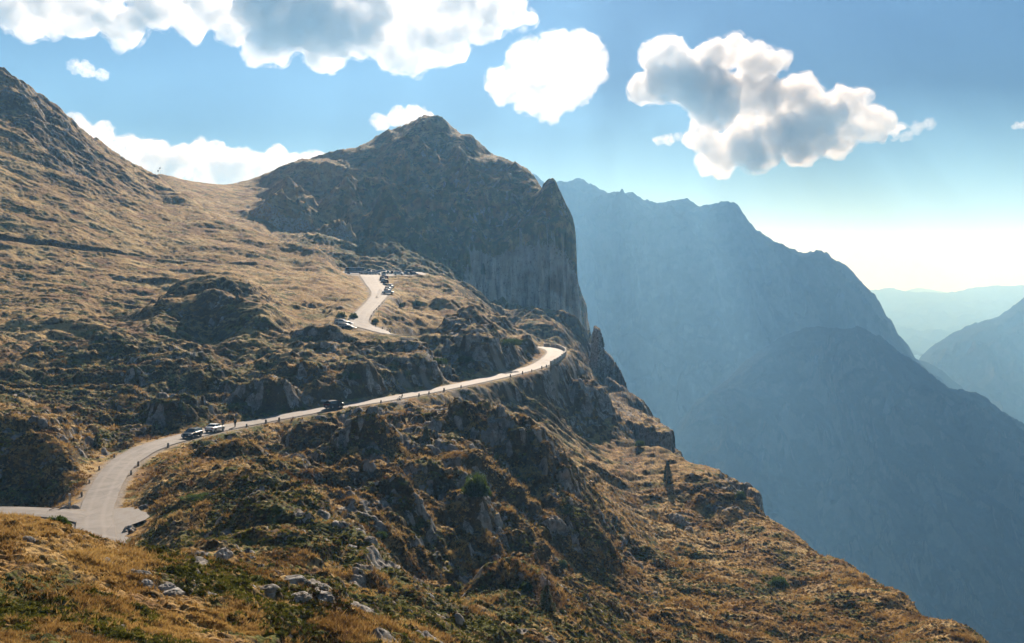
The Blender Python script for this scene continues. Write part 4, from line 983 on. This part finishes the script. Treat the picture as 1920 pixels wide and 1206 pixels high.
# ---- guard stones along the road
STONE = simple('guard_stone', (.24, .21, .17), .95, noise=3.0, spec=.1)
def stone_mesh(seed):
    bm = bmesh.new(); bmesh.ops.create_cube(bm, size=1)
    bmesh.ops.subdivide_edges(bm, edges=bm.edges[:], cuts=4, use_grid_fill=True); rg = random.Random(seed)
    for v in bm.verts:
        z = v.co.z + .5; t = 1 - .22 * z; r = Vector((v.co.x, v.co.y, 0)); q = 1 - .15 * max(0, abs(v.co.x) + abs(v.co.y) - .6) - .18 * max(0, z - .75)
        v.co = Vector((v.co.x * .34 * t * q, v.co.y * .30 * t * q, z * .78 - .08)) + Vector([rg.uniform(-.018, .018) for _ in range(3)])
    me = bpy.data.meshes.new('guard_stone'); bm.to_mesh(me); bm.free(); me.materials.append(STONE); return me
_st = [stone_mesh(i) for i in range(4)]
def stones(lst, side, descr, words, size=1.0, gap=.35):
    for k, (px, py) in enumerate(lst):
        i, p, d, w = on_path(ROAD, px, py); n = np.array([d[1], -d[0]]); n /= np.hypot(*n)
        q = p[:2] + n * side * (w / 2 + gap)
        o = bpy.data.objects.new('guard_stone', _st[k % 4]); C.objects.link(o)
        o.location = (q[0], q[1], max(ground_z(q[0], q[1]), p[2] - .25) - .02); o.rotation_euler = (0, 0, math.atan2(d[1], d[0]) + .1 * (k % 3)); s_ = size * (1 + .12 * math.sin(k * 2.3)); o.scale = (s_,) * 3
        tag(o, descr.format(words[k]), 'guard stone', 'guard stones along the road edge')
ORD = ['first', 'second', 'third', 'fourth', 'fifth', 'sixth', 'seventh', 'eighth', 'ninth', 'tenth', 'eleventh', 'twelfth', 'thirteenth', 'fourteenth']
stones([(1010,689),(1000,693),(983,698),(965,704),(943,711),(852,739),(819,743),(792,746),(770,748),(735,751),(699,757)], 1, '{} stubby guard stone from the parapet down towards the black car', ORD)
stones([(510,787),(476,792),(439,800),(296,847),(248,882),(235,898)], 1, '{} near-edge guard stone from the black car down to the junction', ORD)
stones([(241,850),(203,873),(174,896),(153,922)], -1, '{} low far-side edge stone coming down the road to the wooden post', ORD, .8, .5)
stones([(746,627),(727,623),(716,619),(703,614),(690,608),(686,601),(685,596),(690,588),(694,582),(699,577),(706,571)], -1 if False else 1, '{} dark marker stone along the upper road, counted up from its hidden end', ORD, .75)

# ---- parapet round the outside of the bend
PAR = simple('pale_masonry', (.42, .39, .35), .9, noise=2.2, spec=.15)
def parapet():
    i0 = on_path(ROAD, 1016, 686)[0]; i1 = on_path(ROAD, 1008, 651)[0]
    seg = ROAD[i0:i1 + 1]; dx, dy = np.gradient(seg[:, 0]), np.gradient(seg[:, 1]); l = np.hypot(dx, dy); nx, ny = dy / l, -dx / l
    P = np.stack([seg[:, 0] + nx * (seg[:, 3] / 2 + .35), seg[:, 1] + ny * (seg[:, 3] / 2 + .35), seg[:, 2]], 1)
    s_ = np.concatenate([[0], np.cumsum(np.hypot(np.diff(P[:, 0]), np.diff(P[:, 1])))]); tot = s_[-1]
    at_s = lambda s: np.array([np.interp(s, s_, P[:, k]) for k in range(3)])
    root = empty('parapet_wall', tuple(at_s(tot / 2)), 0, 'pale crenellated stone parapet round the outside of the road bend above the drop', 'parapet')
    org = Vector(root.location)
    n = 15; pitch = tot / n
    def block(a, b, th, z0, z1, nm):
        A, B = at_s(a), at_s(b); d = (B - A)[:2]; d /= np.hypot(*d) + 1e-9; m = np.array([d[1], -d[0]]) * th / 2; mb = MB()
        v = []
        for q, zz in ((A, z0), (B, z0), (A, z1), (B, z1)):
            for sg in (-1, 1): v.append(Vector((q[0] + sg * m[0], q[1] + sg * m[1], q[2] + zz)) - org)
        mb.add(v, [(0, 1, 3, 2), (4, 6, 7, 5), (0, 4, 5, 1), (2, 3, 7, 6), (0, 2, 6, 4), (1, 5, 7, 3)])
        o = part(root, nm, mb.mesh(nm), PAR); return o
    for k in range(n):
        block(k * pitch + .02, k * pitch + pitch * .74, .50, -.6, 1.12 + .05 * math.sin(k * 1.7), 'merlon')
        if k < n - 1: block(k * pitch + pitch * .74 + .003, (k + 1) * pitch + .017, .36, -.6, .48, 'low_link')
parapet()

# ---- wooden post, barrier pole, culvert, skyline signs
WOOD = simple('weathered_wood', (.42, .36, .28), .9, noise=4.0, spec=.1); BARK = simple('bark', (.10, .075, .05), .95, noise=5.0, spec=.05)
CONC = simple('pale_concrete', (.40, .38, .35), .9, noise=2.0, spec=.1); SIGNM = simple('sign_back_dark', (.03, .03, .04), .6); STEEL = simple('galvanised_steel', (.32, .33, .33), .5, .6)
D_ = 119.0; x, y, z = (122 - 960) / F / CP * D_, D_, 0
z = ground_z(x, y)
mb = MB().cyl((0, 0, -.3), (0.02, 0, 1.62), .13, .12, 10).mesh('post')
sp_ = empty('wooden_post', (x, y, z), 0, 'upright weathered wooden post among stones beside the junction', 'post'); part(sp_, 'post', mb, WOOD)
part(sp_, 'cap', MB().cyl((0.02, 0, 1.622), (0.02, 0, 1.85), .17, .14, 10).mesh('cap'), CONC)
bx_, by_ = (107 - 960) / F / CP * 117.2, 117.2
bp = empty('barrier_pole', (bx_, by_, SIDE[:, 2].mean() + .05), R(58), 'slim barrier pole lying open over the mouth of the side road', 'barrier')
part(bp, 'support', MB().box((.9, -.12, -.1), (1.15, .12, .75), .9).mesh('support'), STEEL); part(bp, 'boom', MB().cyl((-1.6, 0, .35), (1.4, 0, .72), .055, .05, 8).mesh('boom'), WOOD)
i, p, d, w = on_path(ROAD, 728, 750); n = np.array([d[1], -d[0]]); n /= np.hypot(*n); q = p[:2] + n * (w / 2 + 1.1)
cv = MB(); 
for a, b, r0, r1 in ((0, .9, .42, .42), (.9, .9, .42, .30), (.9, 0, .30, .30)): cv.cyl((0, -a, 0), (0, -b, 0), r0, r1, 18, cap=False) if a != b else cv.add([(r * math.cos(t), -.9, r * math.sin(t)) for r in (r0, r1) for t in np.linspace(0, 2 * math.pi, 18, endpoint=False)], [(k, (k + 1) % 18, 18 + (k + 1) % 18, 18 + k) for k in range(18)])
cu = link('culvert_pipe', cv.mesh('culvert_pipe', True), CONC); cu.location = (q[0], q[1], ground_z(q[0], q[1] - 1.2) + .25); tag(cu, 'round concrete pipe end sticking out of the bank below the road', 'pipe')
for px, D, h, disc, lab in ((302, 684, 3.0, True, 'left and lower of two small dark signs on thin poles on the saddle skyline'), (305.5, 682, 4.2, False, 'right and taller of two small dark signs on thin poles on the saddle skyline')):
    x = (px - 960) / F / CP * D; g = empty('skyline_sign', (x, D, ground_z(x, D)), 0, lab, 'sign', 'signs on the saddle skyline')
    part(g, 'pole', MB().cyl((0, 0, -.5), (0, 0, h - 1.0), .07, .07, 6).mesh('pole'), STEEL)
    if disc: part(g, 'panel', MB().cyl((0, -.09, h - .6), (0, -.02, h - .6), .55, .55, 16).mesh('panel'), SIGNM)
    else: part(g, 'panel', MB().add([(-.75, -.1, h), (.75, -.1, h), (0, -.1, h - 1.35), (-.75, -.04, h), (.75, -.04, h), (0, -.04, h - 1.35)], [(0, 2, 1), (3, 4, 5), (0, 1, 4, 3), (1, 2, 5, 4), (2, 0, 3, 5)]).mesh('panel'), SIGNM)

# ---- boulders
BOUL = NT('boulder_limestone')
BOUL.l(BOUL.ramp(BOUL.noise(1.6, 6, .7), [(.34, (.07, .06, .05)), (.48, (.20, .185, .16)), (.62, (.42, .40, .36))]), BOUL.b.inputs['Base Color']); BOUL.b.inputs['Roughness'].default_value = .95; BOUL.bump(BOUL.noise(3, 6, .7), .9, .15)
def boulder(px, D, sx, sy, sz, seed, label, group=None, sink=.3):
    D = hit(px, BY[px]) if px in BY else D
    bm = bmesh.new(); bmesh.ops.create_icosphere(bm, subdivisions=4, radius=1); n = len(bm.verts)
    co = np.array([v.co[:] for v in bm.verts], np.float32)
    d = 1 + .32 * pn3(co[:, 0] * 1.1 + seed, co[:, 1] * 1.1, co[:, 2] * 1.1, seed) - .30 * np.abs(pn3(co[:, 0] * 2.3, co[:, 1] * 2.3 + seed, co[:, 2] * 2.3, seed + 3)) + .08 * pn3(co[:, 0] * 6, co[:, 1] * 6, co[:, 2] * 6, seed + 5)
    for v, k in zip(bm.verts, d):
        v.co = Vector((v.co.x * sx, v.co.y * sy, v.co.z * sz)) * float(k)
    me = bpy.data.meshes.new('boulder'); bm.to_mesh(me); bm.free()
    o = link('boulder', me, BOUL.m); x = (px - 960) / F / CP * D; o.location = (x, D, min(ground_z(x + a_, D + b_) for a_, b_ in ((0, 0), (sx * .6, 0), (-sx * .6, 0), (0, -sy * .6))) - sz * .05); o.rotation_euler = (0, 0, seed * 1.3)
    tag(o, label, 'boulder', group); return o
for a in [(112,118.2,.9,.6,.42,1,'pale flat boulder at the foot of the wooden post'),(130,118.6,.75,.6,.5,2,'grey boulder just right of the wooden post'),(97,121,.6,.5,.4,3,'dark rounded boulder left of the wooden post on the grass'),
          (233,101.5,.95,.8,.75,4,'dark rock at the lower right corner of the gravel layby'),(270,112.5,1.0,.7,.5,5,'pale rock where the gravel layby meets the grass'),(533,160,.8,.7,.75,6,'left of two pale boulders below the long road stretch'),(556,160,1.1,.8,.7,7,'right and wider of two pale boulders below the long road stretch'),
          (1275,228,2.0,1.6,1.6,8,'largest boulder of the scree patch in the right slope'),(1290,225,1.3,1.1,.9,9,'boulder right of the largest one in the scree patch'),(1264,232,1.0,.9,.7,10,'small boulder left of the largest one in the scree patch'),(1296,220,.9,.8,.8,11,'lowest boulder of the scree patch in the right slope'),
          (150,39.5,.6,.4,.25,12,'pale flat rock lying in the grass below the junction'),(180,40,.55,.4,.3,13,'cracked pale rock, second of the rock rib crossing the foreground grass'),(212,40,.5,.4,.25,21,'third rock of the pale rib crossing the foreground grass'),
          (240,40,.7,.45,.35,22,'largest rock in the middle of the pale rib crossing the foreground'),(262,40,.45,.4,.3,23,'lower end rock of the pale rib crossing the foreground'),(300,40,.5,.4,.25,24,'pale rock standing alone right of the rib in the foreground'),(313,40,.6,.4,.25,25,'flat pale rock lowest right of the foreground rib'),
          (385,40,.35,.3,.2,26,'small pale stone in the grassy dip of the near slope'),(540,60,1.0,.5,.35,27,'upper left slab of the white limestone cluster on the near slope'),(572,60,1.2,.6,.35,28,'widest upper slab of the white limestone cluster on the near slope'),(590,60,.8,.7,.4,29,'right slab of the white limestone cluster on the near slope'),
          (555,60,.7,.5,.35,30,'lowest slab of the white limestone cluster on the near slope'),(598,60,.5,.4,.3,31,'small block at the right end of the white limestone cluster'),(492,60,.6,.5,.3,32,'dark-sided rock left of the white limestone cluster'),
          (668,90,1.3,.7,.6,33,'long pale rock rib on the skyline of the near knoll'),(690,90,.7,.6,.6,34,'pale block at the right end of the near knoll'),(655,90,.6,.5,.45,35,'small pale block below the rib of the near knoll'),(40,45,.4,.3,.25,36,'pale stone at the far left of the foreground grass'),(797,112,.9,.6,.5,14,'pale boulder in the hollow below the dark ravine'),
          (104,430,2.6,2,1.6,15,'white rock high on the big left slope, upper of two'),(79,420,2.2,1.6,1.2,16,'white rock high on the big left slope, lower of two'),(1300,233,.7,.6,.5,17,'small stone at the right rim of the scree patch'),(410,74,.9,.7,.8,18,'craggy pale rock on the near knoll front')]:
    boulder(*a)

# ---- trees and bushes
def leafy(name, col, glow=.35, dark=.4):
    k = NT(name); k.l(k.ramp(k.noise(2.5, 4, .7), [(.35, tuple(c * dark for c in col)), (.65, col)]), k.b.inputs['Base Color']); k.b.inputs['Roughness'].default_value = .7; k.b.inputs['Specular IOR Level'].default_value = .2
    tr = k.n('ShaderNodeBsdfTranslucent'); tr.inputs['Color'].default_value = (*[min(1, c * 1.6) for c in col], 1); mx = k.n('ShaderNodeMixShader'); mx.inputs[0].default_value = glow
    k.l(k.b.outputs[0], mx.inputs[1]); k.l(tr.outputs[0], mx.inputs[2]); k.l(mx.outputs[0], k.out.inputs['Surface']); return k.m
NEED = leafy('spruce_needles', (.035, .055, .018), .25); PINE = leafy('dwarf_pine_needles', (.050, .080, .016), .35); LARCH = leafy('bare_larch_twigs', (.20, .125, .075), .3, .6)
def conifer(px, D, h, w, seed, label, kind='spruce', cat='tree', name='spruce_tree', n=2600):
    D = hit(px, CY[px]) if px in CY else D
    x = (px - 960) / F / CP * D; z = ground_z(x, D) - .05; rg = np.random.RandomState(seed)
    e = empty(name, (x, D, z), 0, label, cat)
    if kind != 'pine':
        tb = MB().cyl((0, 0, -.2), (.02 * h, 0, h * .96), .035 * h * .6 + .03, .01, 8)
        for j in range(14):
            a = rg.uniform(0, 6.28); zz = h * rg.uniform(.15, .85); r = w * .42 * (1 - zz / h)
            tb.cyl((0, 0, zz), (r * math.cos(a), r * math.sin(a), zz + (.12 if kind == 'larch' else -.05) * r), .015 * h * .35, .005, 5)
        part(e, 'trunk', tb.mesh('trunk'), BARK)
    else:
        tb = MB()
        for j in range(9):
            a = rg.uniform(0, 6.28); tb.cyl((0, 0, 0), (w * .33 * math.cos(a), w * .33 * math.sin(a), h * rg.uniform(.35, .7)), .05, .02, 6)
        part(e, 'stem', tb.mesh('stem'), BARK)
    mb = MB(); V = []; Fc = []
    if kind == 'larch': n //= 3
    for j in range(n):
        if kind == 'pine':
            a = rg.uniform(0, 6.28); u = rg.uniform(0, 1) ** .5; el = math.acos(1 - rg.uniform(0, 1))
            lump = 1 + .28 * math.sin(a * 3 + seed) + .18 * math.sin(a * 5 + 2 * el * 3 + seed * 2)
            r = (.55 + .45 * rg.uniform() ** .5) * lump
            c = Vector((.5 * w * r * math.sin(el) * math.cos(a), .4 * w * r * math.sin(el) * math.sin(a), h * .86 * r * math.cos(el) / 1.15 + .03 * h)); L = .10 * h + .06
            dvec = Vector((math.cos(a) * .6, math.sin(a) * .6, 1.1)) + Vector(rg.normal(size=3)) * .35
        else:
            t = rg.uniform(.04, 1) ** 1.1; zz = h * t; tier = .72 + .28 * abs(math.sin(t * 9.5 + seed))
            R_ = .5 * w * (1 - t) ** (.8) * tier + .012 * h; a = rg.uniform(0, 6.28); R_ *= 1 + .25 * math.sin(a * 3 + seed + t * 4); r = R_ * rg.uniform(.25, 1) ** .6
            c = Vector((r * math.cos(a), r * math.sin(a), zz)); L = (.055 * h + .03) * (1.15 - .5 * t)
            dvec = Vector((math.cos(a), math.sin(a), -.25 if kind == 'spruce' else .4)) + Vector(rg.normal(size=3)) * .35
        dvec.normalize(); sd = dvec.cross(Vector(rg.normal(size=3))).normalized() * L * (.32 if kind != 'larch' else .06)
        q = len(V); V += [c - sd * .6, c + sd * .6, c + dvec * L + sd * .25, c + dvec * L - sd * .25]; Fc.append((q, q + 1, q + 2, q + 3))
    part(e, 'crown', me_from('crown', V, Fc), {'spruce': NEED, 'pine': PINE, 'larch': LARCH}[kind]); return e
for a in [(1254,249,5.0,2.2,1,'lone dark spruce throwing a long shadow on the right golden slope'),(1026,110,2.8,1.9,2,'dense dark young spruce low in the centre of the near slope'),
          (798,192,2.3,1.3,3,'small spruce in the hollow under the long road stretch'),(906,520,7.0,3.4,4,'spruce on the rib between the car park and the cliff foot'),
          (176,149,2.2,1.4,5,'small green spruce in the rocks left of the road curve'),(337,184,2.4,1.6,6,'green spruce on the bank above the white saloon'),(446,232,2.0,1.1,7,'tiny spruce on the golden top of the big whaleback mound'),
          (1130,447,4.5,1.6,8,'small conifer clinging to the pinnacle below the cliff'),(1143,447,4.0,2.0,9,'bushy conifer right below the pinnacle tip')]:
    conifer(*a)
for a in [(1469,165,1.9,3.0,11,'round dark dwarf pine alone on the lower right slope'),(1055,137,1.2,1.3,12,'little bright green pine at the foot of the shaded ravine'),(957,300,2.3,5.6,13,'wide green dwarf pine on the rocks left of the road bend'),
          (823,262,1.8,3.6,14,'dwarf pine on the rocks above the walker, left of a second one'),(872,268,1.8,4.2,15,'dwarf pine on the rocks above the road, middle of three'),(893,172,3.2,3.2,16,'tall dark pine bush in the shaded ravine'),
          (1393,245,1.9,2.2,17,'leaning pine bush near the rocky skyline step'),(704,300,1.3,1.7,18,'round bush inside the upper hairpin'),(781,345,2.4,2.6,19,'round dark bush on the golden slope right of the upper road'),(752,350,1.5,1.5,20,'small bush left of the round dark one on the golden slope'),
          (1200,284,1.6,2.4,21,'bush under the square rock block on the skyline'),(100,47.5,.55,1.1,22,'dark green bush on the near grassy crest beside the side road'),(370,122,.5,3.6,23,'low patch of bright green pine in the golden hollow'),
          (712,72,.8,1.4,24,'low green cushion bush on the near slope'),(660,252,1.6,3.2,25,'green pine patch on the rocks above the black car'),(985,100,.9,1.3,26,'small yellow-green bush left of the young spruce'),(840,96,.5,.8,27,'tiny bush at the bottom of the hollow'),
          (640,300,1.8,2.6,28,'dark bush behind the cars in the hairpin bay'),(664,300,1.6,2.2,29,'dark bush between the hairpin bay and the upper road')]:
    conifer(*a[:5], a[5], kind='pine', cat='bush', name='dwarf_pine')
conifer(1402,200,4.2,2.4,31,'bare brownish larch sapling on the right slope','larch','tree','larch_tree'); conifer(1026,350,5.0,4.2,32,'bare reddish larch behind the parapet of the bend','larch','tree','larch_tree'); conifer(710,305,2.2,1.8,33,'bare brown shrub inside the upper hairpin','larch','shrub','bare_shrub')

# ---- people
SKIN = simple('skin', (.45, .27, .19), .6); HAIR = simple('dark_hair', (.03, .02, .015), .7); JEAN = simple('blue_jeans', (.05, .075, .12), .85); BLACKC = simple('black_cloth', (.012, .012, .015), .9); DARKC = simple('dark_jacket', (.025, .03, .04), .85); SHOE = simple('dark_shoe', (.02, .018, .016), .7)
def skin_obj(nm, verts, edges, radii, mat, parent, root=0, sub=2):
    me = bpy.data.meshes.new(nm); me.from_pydata(verts, edges, []); o = bpy.data.objects.new(nm, me); C.objects.link(o)
    md = o.modifiers.new('skin', 'SKIN'); md.use_smooth_shade = True
    lay = me.skin_vertices[0].data if me.skin_vertices else None
    if lay is None:
        bm = bmesh.new(); bm.from_mesh(me); bm.verts.layers.skin.verify(); bm.to_mesh(me); bm.free(); lay = me.skin_vertices[0].data
    for i, r in enumerate(radii): lay[i].radius = (r, r) if isinstance(r, (int, float)) else r; lay[i].use_root = i == root
    s2 = o.modifiers.new('sub', 'SUBSURF'); s2.levels = s2.render_levels = sub
    dg = bpy.context.evaluated_depsgraph_get(); dg.update(); m2 = bpy.data.meshes.new_from_object(o.evaluated_get(dg)); o.modifiers.clear(); o.data = m2; bpy.data.meshes.remove(me); m2.name = nm
    m2.materials.clear(); m2.materials.append(mat); o.parent = parent; return o
def person(loc, yaw, h, stride, coat, legs, coat_len, label, arm=.25, hair_long=False):
    e = empty('person', loc, yaw, label, 'person', 'people walking on the road'); s = h / 1.75
    S = lambda x, y, z: (x * s, y * s, z * s)
    st = stride
    body = [S(0,0,.93), S(0,.01,1.12), S(.01,0,1.32), S(.02,0,1.46), S(.035,0,1.53), S(.045,0,1.62), S(.05,0,1.70),
            S(0,.10,.88), S(st*.55,.10,.50), S(st*.9,.10,.09), S(st*.9+.14,.11,.04), S(0,-.10,.88), S(-st*.30,-.10,.50), S(-st*.95,-.10,.12), S(-st*.95+.13,-.11,.05),
            S(.0,.19,1.42), S(-arm*.6,.24,1.14), S(-arm*.2,.25,.90), S(.0,-.19,1.42), S(arm*.4,-.24,1.14), S(arm*1.1,-.25,.93)]
    ed = [(0,1),(1,2),(2,3),(3,4),(4,5),(5,6),(0,7),(7,8),(8,9),(9,10),(0,11),(11,12),(12,13),(13,14),(3,15),(15,16),(16,17),(3,18),(18,19),(19,20)]
    rad = [.13,.125,.15,.12,.055,.10,.085,.085,.06,.045,.04,.085,.06,.045,.04,.065,.048,.036,.065,.048,.036]
    skin_obj('body', body, ed, [r * s for r in rad], SKIN, e)
    skin_obj('jacket', [S(0,0,coat_len), S(0,0,1.12), S(.01,0,1.32), S(.02,0,1.46), S(.0,.19,1.43), S(-arm*.6,.245,1.14), S(-arm*.25,.255,.94), S(.0,-.19,1.43), S(arm*.4,-.245,1.14), S(arm*1.0,-.255,.96)],
             [(0,1),(1,2),(2,3),(3,4),(4,5),(5,6),(3,7),(7,8),(8,9)], [(.22 if coat_len < .7 else .19)*s,.185*s,.205*s,.165*s,.10*s,.08*s,.065*s,.10*s,.08*s,.065*s], coat, e, 1)
    skin_obj('trousers', [S(0,0,.95), S(0,.10,.88), S(st*.55,.10,.50), S(st*.9,.10,.11), S(0,-.10,.88), S(-st*.30,-.10,.50), S(-st*.95,-.10,.14)], [(0,1),(1,2),(2,3),(0,4),(4,5),(5,6)], [r * s for r in (.17,.125,.095,.075,.125,.095,.075)], legs, e)
    skin_obj('hair', [S(.02,0,1.64), S(.04,0,1.71), S(-.03,0,1.60)] + ([S(-.05,0,1.45)] if hair_long else []), [(0,1),(0,2)] + ([(2,3)] if hair_long else []), [r * s for r in ((.095,.085,.06,.05) if hair_long else (.095,.085,.06))], HAIR, e)
    for sg, fx, fz in ((1, st*.9, .04), (-1, -st*.95, .05)): part(e, 'shoe', MB().box((fx*s - .07, sg*.105*s - .05, fz*s - .045), (fx*s + .20, sg*.105*s + .05, fz*s + .05), .8).mesh('shoe'), SHOE)
    # hands with fingers, slightly curled
    for hx, hy in ((-arm*.2, .25), (arm*1.1, -.25)):
        vs = [S(hx,hy,.93), S(hx+.01,hy,.86)]; es = [(0,1)]; rr = [.028*s,.036*s]
        for q in range(4):
            o_ = (q - 1.5) * .021; vs += [S(hx+o_,hy,.80), S(hx+o_+.015,hy*.97,.755 - .01 * (q in (1, 2)))]; es += [(1,len(vs)-2),(len(vs)-2,len(vs)-1)]; rr += [.011*s,.009*s]
        vs += [S(hx+.05,hy*.97,.85), S(hx+.06,hy*.95,.80)]; es += [(1,len(vs)-2),(len(vs)-2,len(vs)-1)]; rr += [.012*s,.010*s]
        skin_obj('hand', vs, es, rr, SKIN, e, 0, 1)
    return e
p, yaw, pit, w = beside_road(417, 801, 1, .2); person(p, yaw + math.pi, 1.78, .28, DARKC, JEAN, .86, 'walker in dark jacket and blue jeans on the road beyond the white saloon')
p, yaw, pit, w = beside_road(428, 799, 1, 1.5); person(p, yaw + math.pi + .2, 1.70, .16, BLACKC, BLACKC, .55, 'walker in long black coat at the road edge, right of the one in jeans', .1, True)
p, yaw, pit, w = beside_road(750, 746, 1, .6); person(p, yaw, 1.74, .36, DARKC, BLACKC, .88, 'lone dark-clad person striding up the long stretch towards the bend', .3)

# ---------------------------------------------------------------- grass: tufts over the near ground
def tufts(name, matname, n, seed, ramp, scale, wscale, spread, glow, moss_side, maxd=235):
    X, Y, Z, rk, road, dirt, nz, moss = (HS[k] for k in ('X', 'Y', 'Z', 'rk', 'road', 'dirt', 'nz', 'moss'))
    rg = np.random.RandomState(seed)
    i = rg.randint(2, X.shape[0] - 2, n * 3); j = rg.randint(2, X.shape[1] - 2, n * 3)
    x, y, z = X[i, j], Y[i, j], Z[i, j]
    px = pxc(x / y, z / y); py = ysc(x / y, z / y)
    prob = np.clip(1.25 - y / 240, .1, 1) * (.08 + .92 * sstep(-.15, .15, pn2(x / 4, y / 3, 140) + .5 * pn2(x / 1.3, y / 1.1, 141)))
    ok = (y > 14) & (y < maxd) & (px > -60) & (px < 1990) & (py < 1260) & (rk[i, j] < .35) & (road[i, j] > 1.0) & (dirt[i, j] < .4) & (rg.uniform(size=n * 3) < (prob * (1 - .9 * moss[i, j]) if not moss_side else moss[i, j] * np.clip(1.2 - y / maxd, .05, 1)))
    for poly, pl, w in LOTS.values(): ok &= poly_sd(poly, x, y) < -.6
    x, y, z = x[ok][:n], y[ok][:n], z[ok][:n]; m = len(x)
    nb = 7; tall = sstep(.0, .3, pn2(x / 9, y / 9, 150) + .5 * (1 - sstep(80, 330, pxc(x / y, z / y))) * (np.abs(y - 46) < 6)); sz = (.07 + .10 * rg.uniform(size=m)) * (1 + .8 * sstep(25, 160, y)) * (1 + 1.1 * tall * (1 - moss_side)) * scale; wd = (.008 + .00035 * y) * wscale
    V = np.empty((m, nb, 3, 3), np.float32)
    for b in range(nb):
        a = rg.uniform(0, 6.28, m); sp = rg.uniform(.2, 1.3, m) * sz * spread; h = sz * rg.uniform(.6, 1.1, m); o = rg.normal(size=(2, m)) * sz * .28
        bx, by = x + o[0], y + o[1]; ta = rg.uniform(0, 6.28, m); wx_, wy_ = np.cos(ta) * wd * (1 + rg.uniform(size=m)), np.sin(ta) * wd
        V[:, b, 0] = np.stack([bx - wx_, by - wy_, z - .04], -1); V[:, b, 1] = np.stack([bx + wx_, by + wy_, z - .04], -1)
        V[:, b, 2] = np.stack([bx + np.cos(a) * sp, by + np.sin(a) * sp, z + h], -1)
    nf = m * nb; me = bpy.data.meshes.new(name); me.vertices.add(nf * 3); me.vertices.foreach_set('co', V.ravel())
    me.loops.add(nf * 3); me.loops.foreach_set('vertex_index', np.arange(nf * 3, dtype=np.int32)); me.polygons.add(nf); me.polygons.foreach_set('loop_start', np.arange(nf, dtype=np.int32) * 3); me.update(calc_edges=True)
    sh = me.attributes.new('shade', 'FLOAT', 'POINT'); sh.data.foreach_set('value', np.repeat(np.clip(.5 + .5 * pn2(x / 5, y / 5, 160) + rg.normal(size=m) * .16, 0, 1), nb * 3).astype(np.float32))
    k = NT(matname); c = k.ramp(k.attr('shade'), ramp)
    k.l(c, k.b.inputs['Base Color']); k.b.inputs['Roughness'].default_value = .7; k.b.inputs['Specular IOR Level'].default_value = .2
    tr = k.n('ShaderNodeBsdfTranslucent'); k.l(c, tr.inputs['Color']); mx = k.n('ShaderNodeMixShader'); mx.inputs[0].default_value = glow
    k.l(k.b.outputs[0], mx.inputs[1]); k.l(tr.outputs[0], mx.inputs[2]); k.l(mx.outputs[0], k.out.inputs['Surface'])
    link(name, me, k.m, kind='stuff')
tufts('grass', 'dry_grass', 210000, 5, [(.1, (.11, .055, .020)), (.45, (.32, .195, .060)), (.8, (.52, .36, .13))], 1.0, 1.0, 1.0, .28, 0)
tufts('ground_cover', 'moss_and_heather', 90000, 6, [(.15, (.070, .038, .014)), (.35, (.055, .060, .010)), (.6, (.12, .125, .018)), (.9, (.26, .24, .04))], .8, 2.6, 1.4, .2, 1, 200)
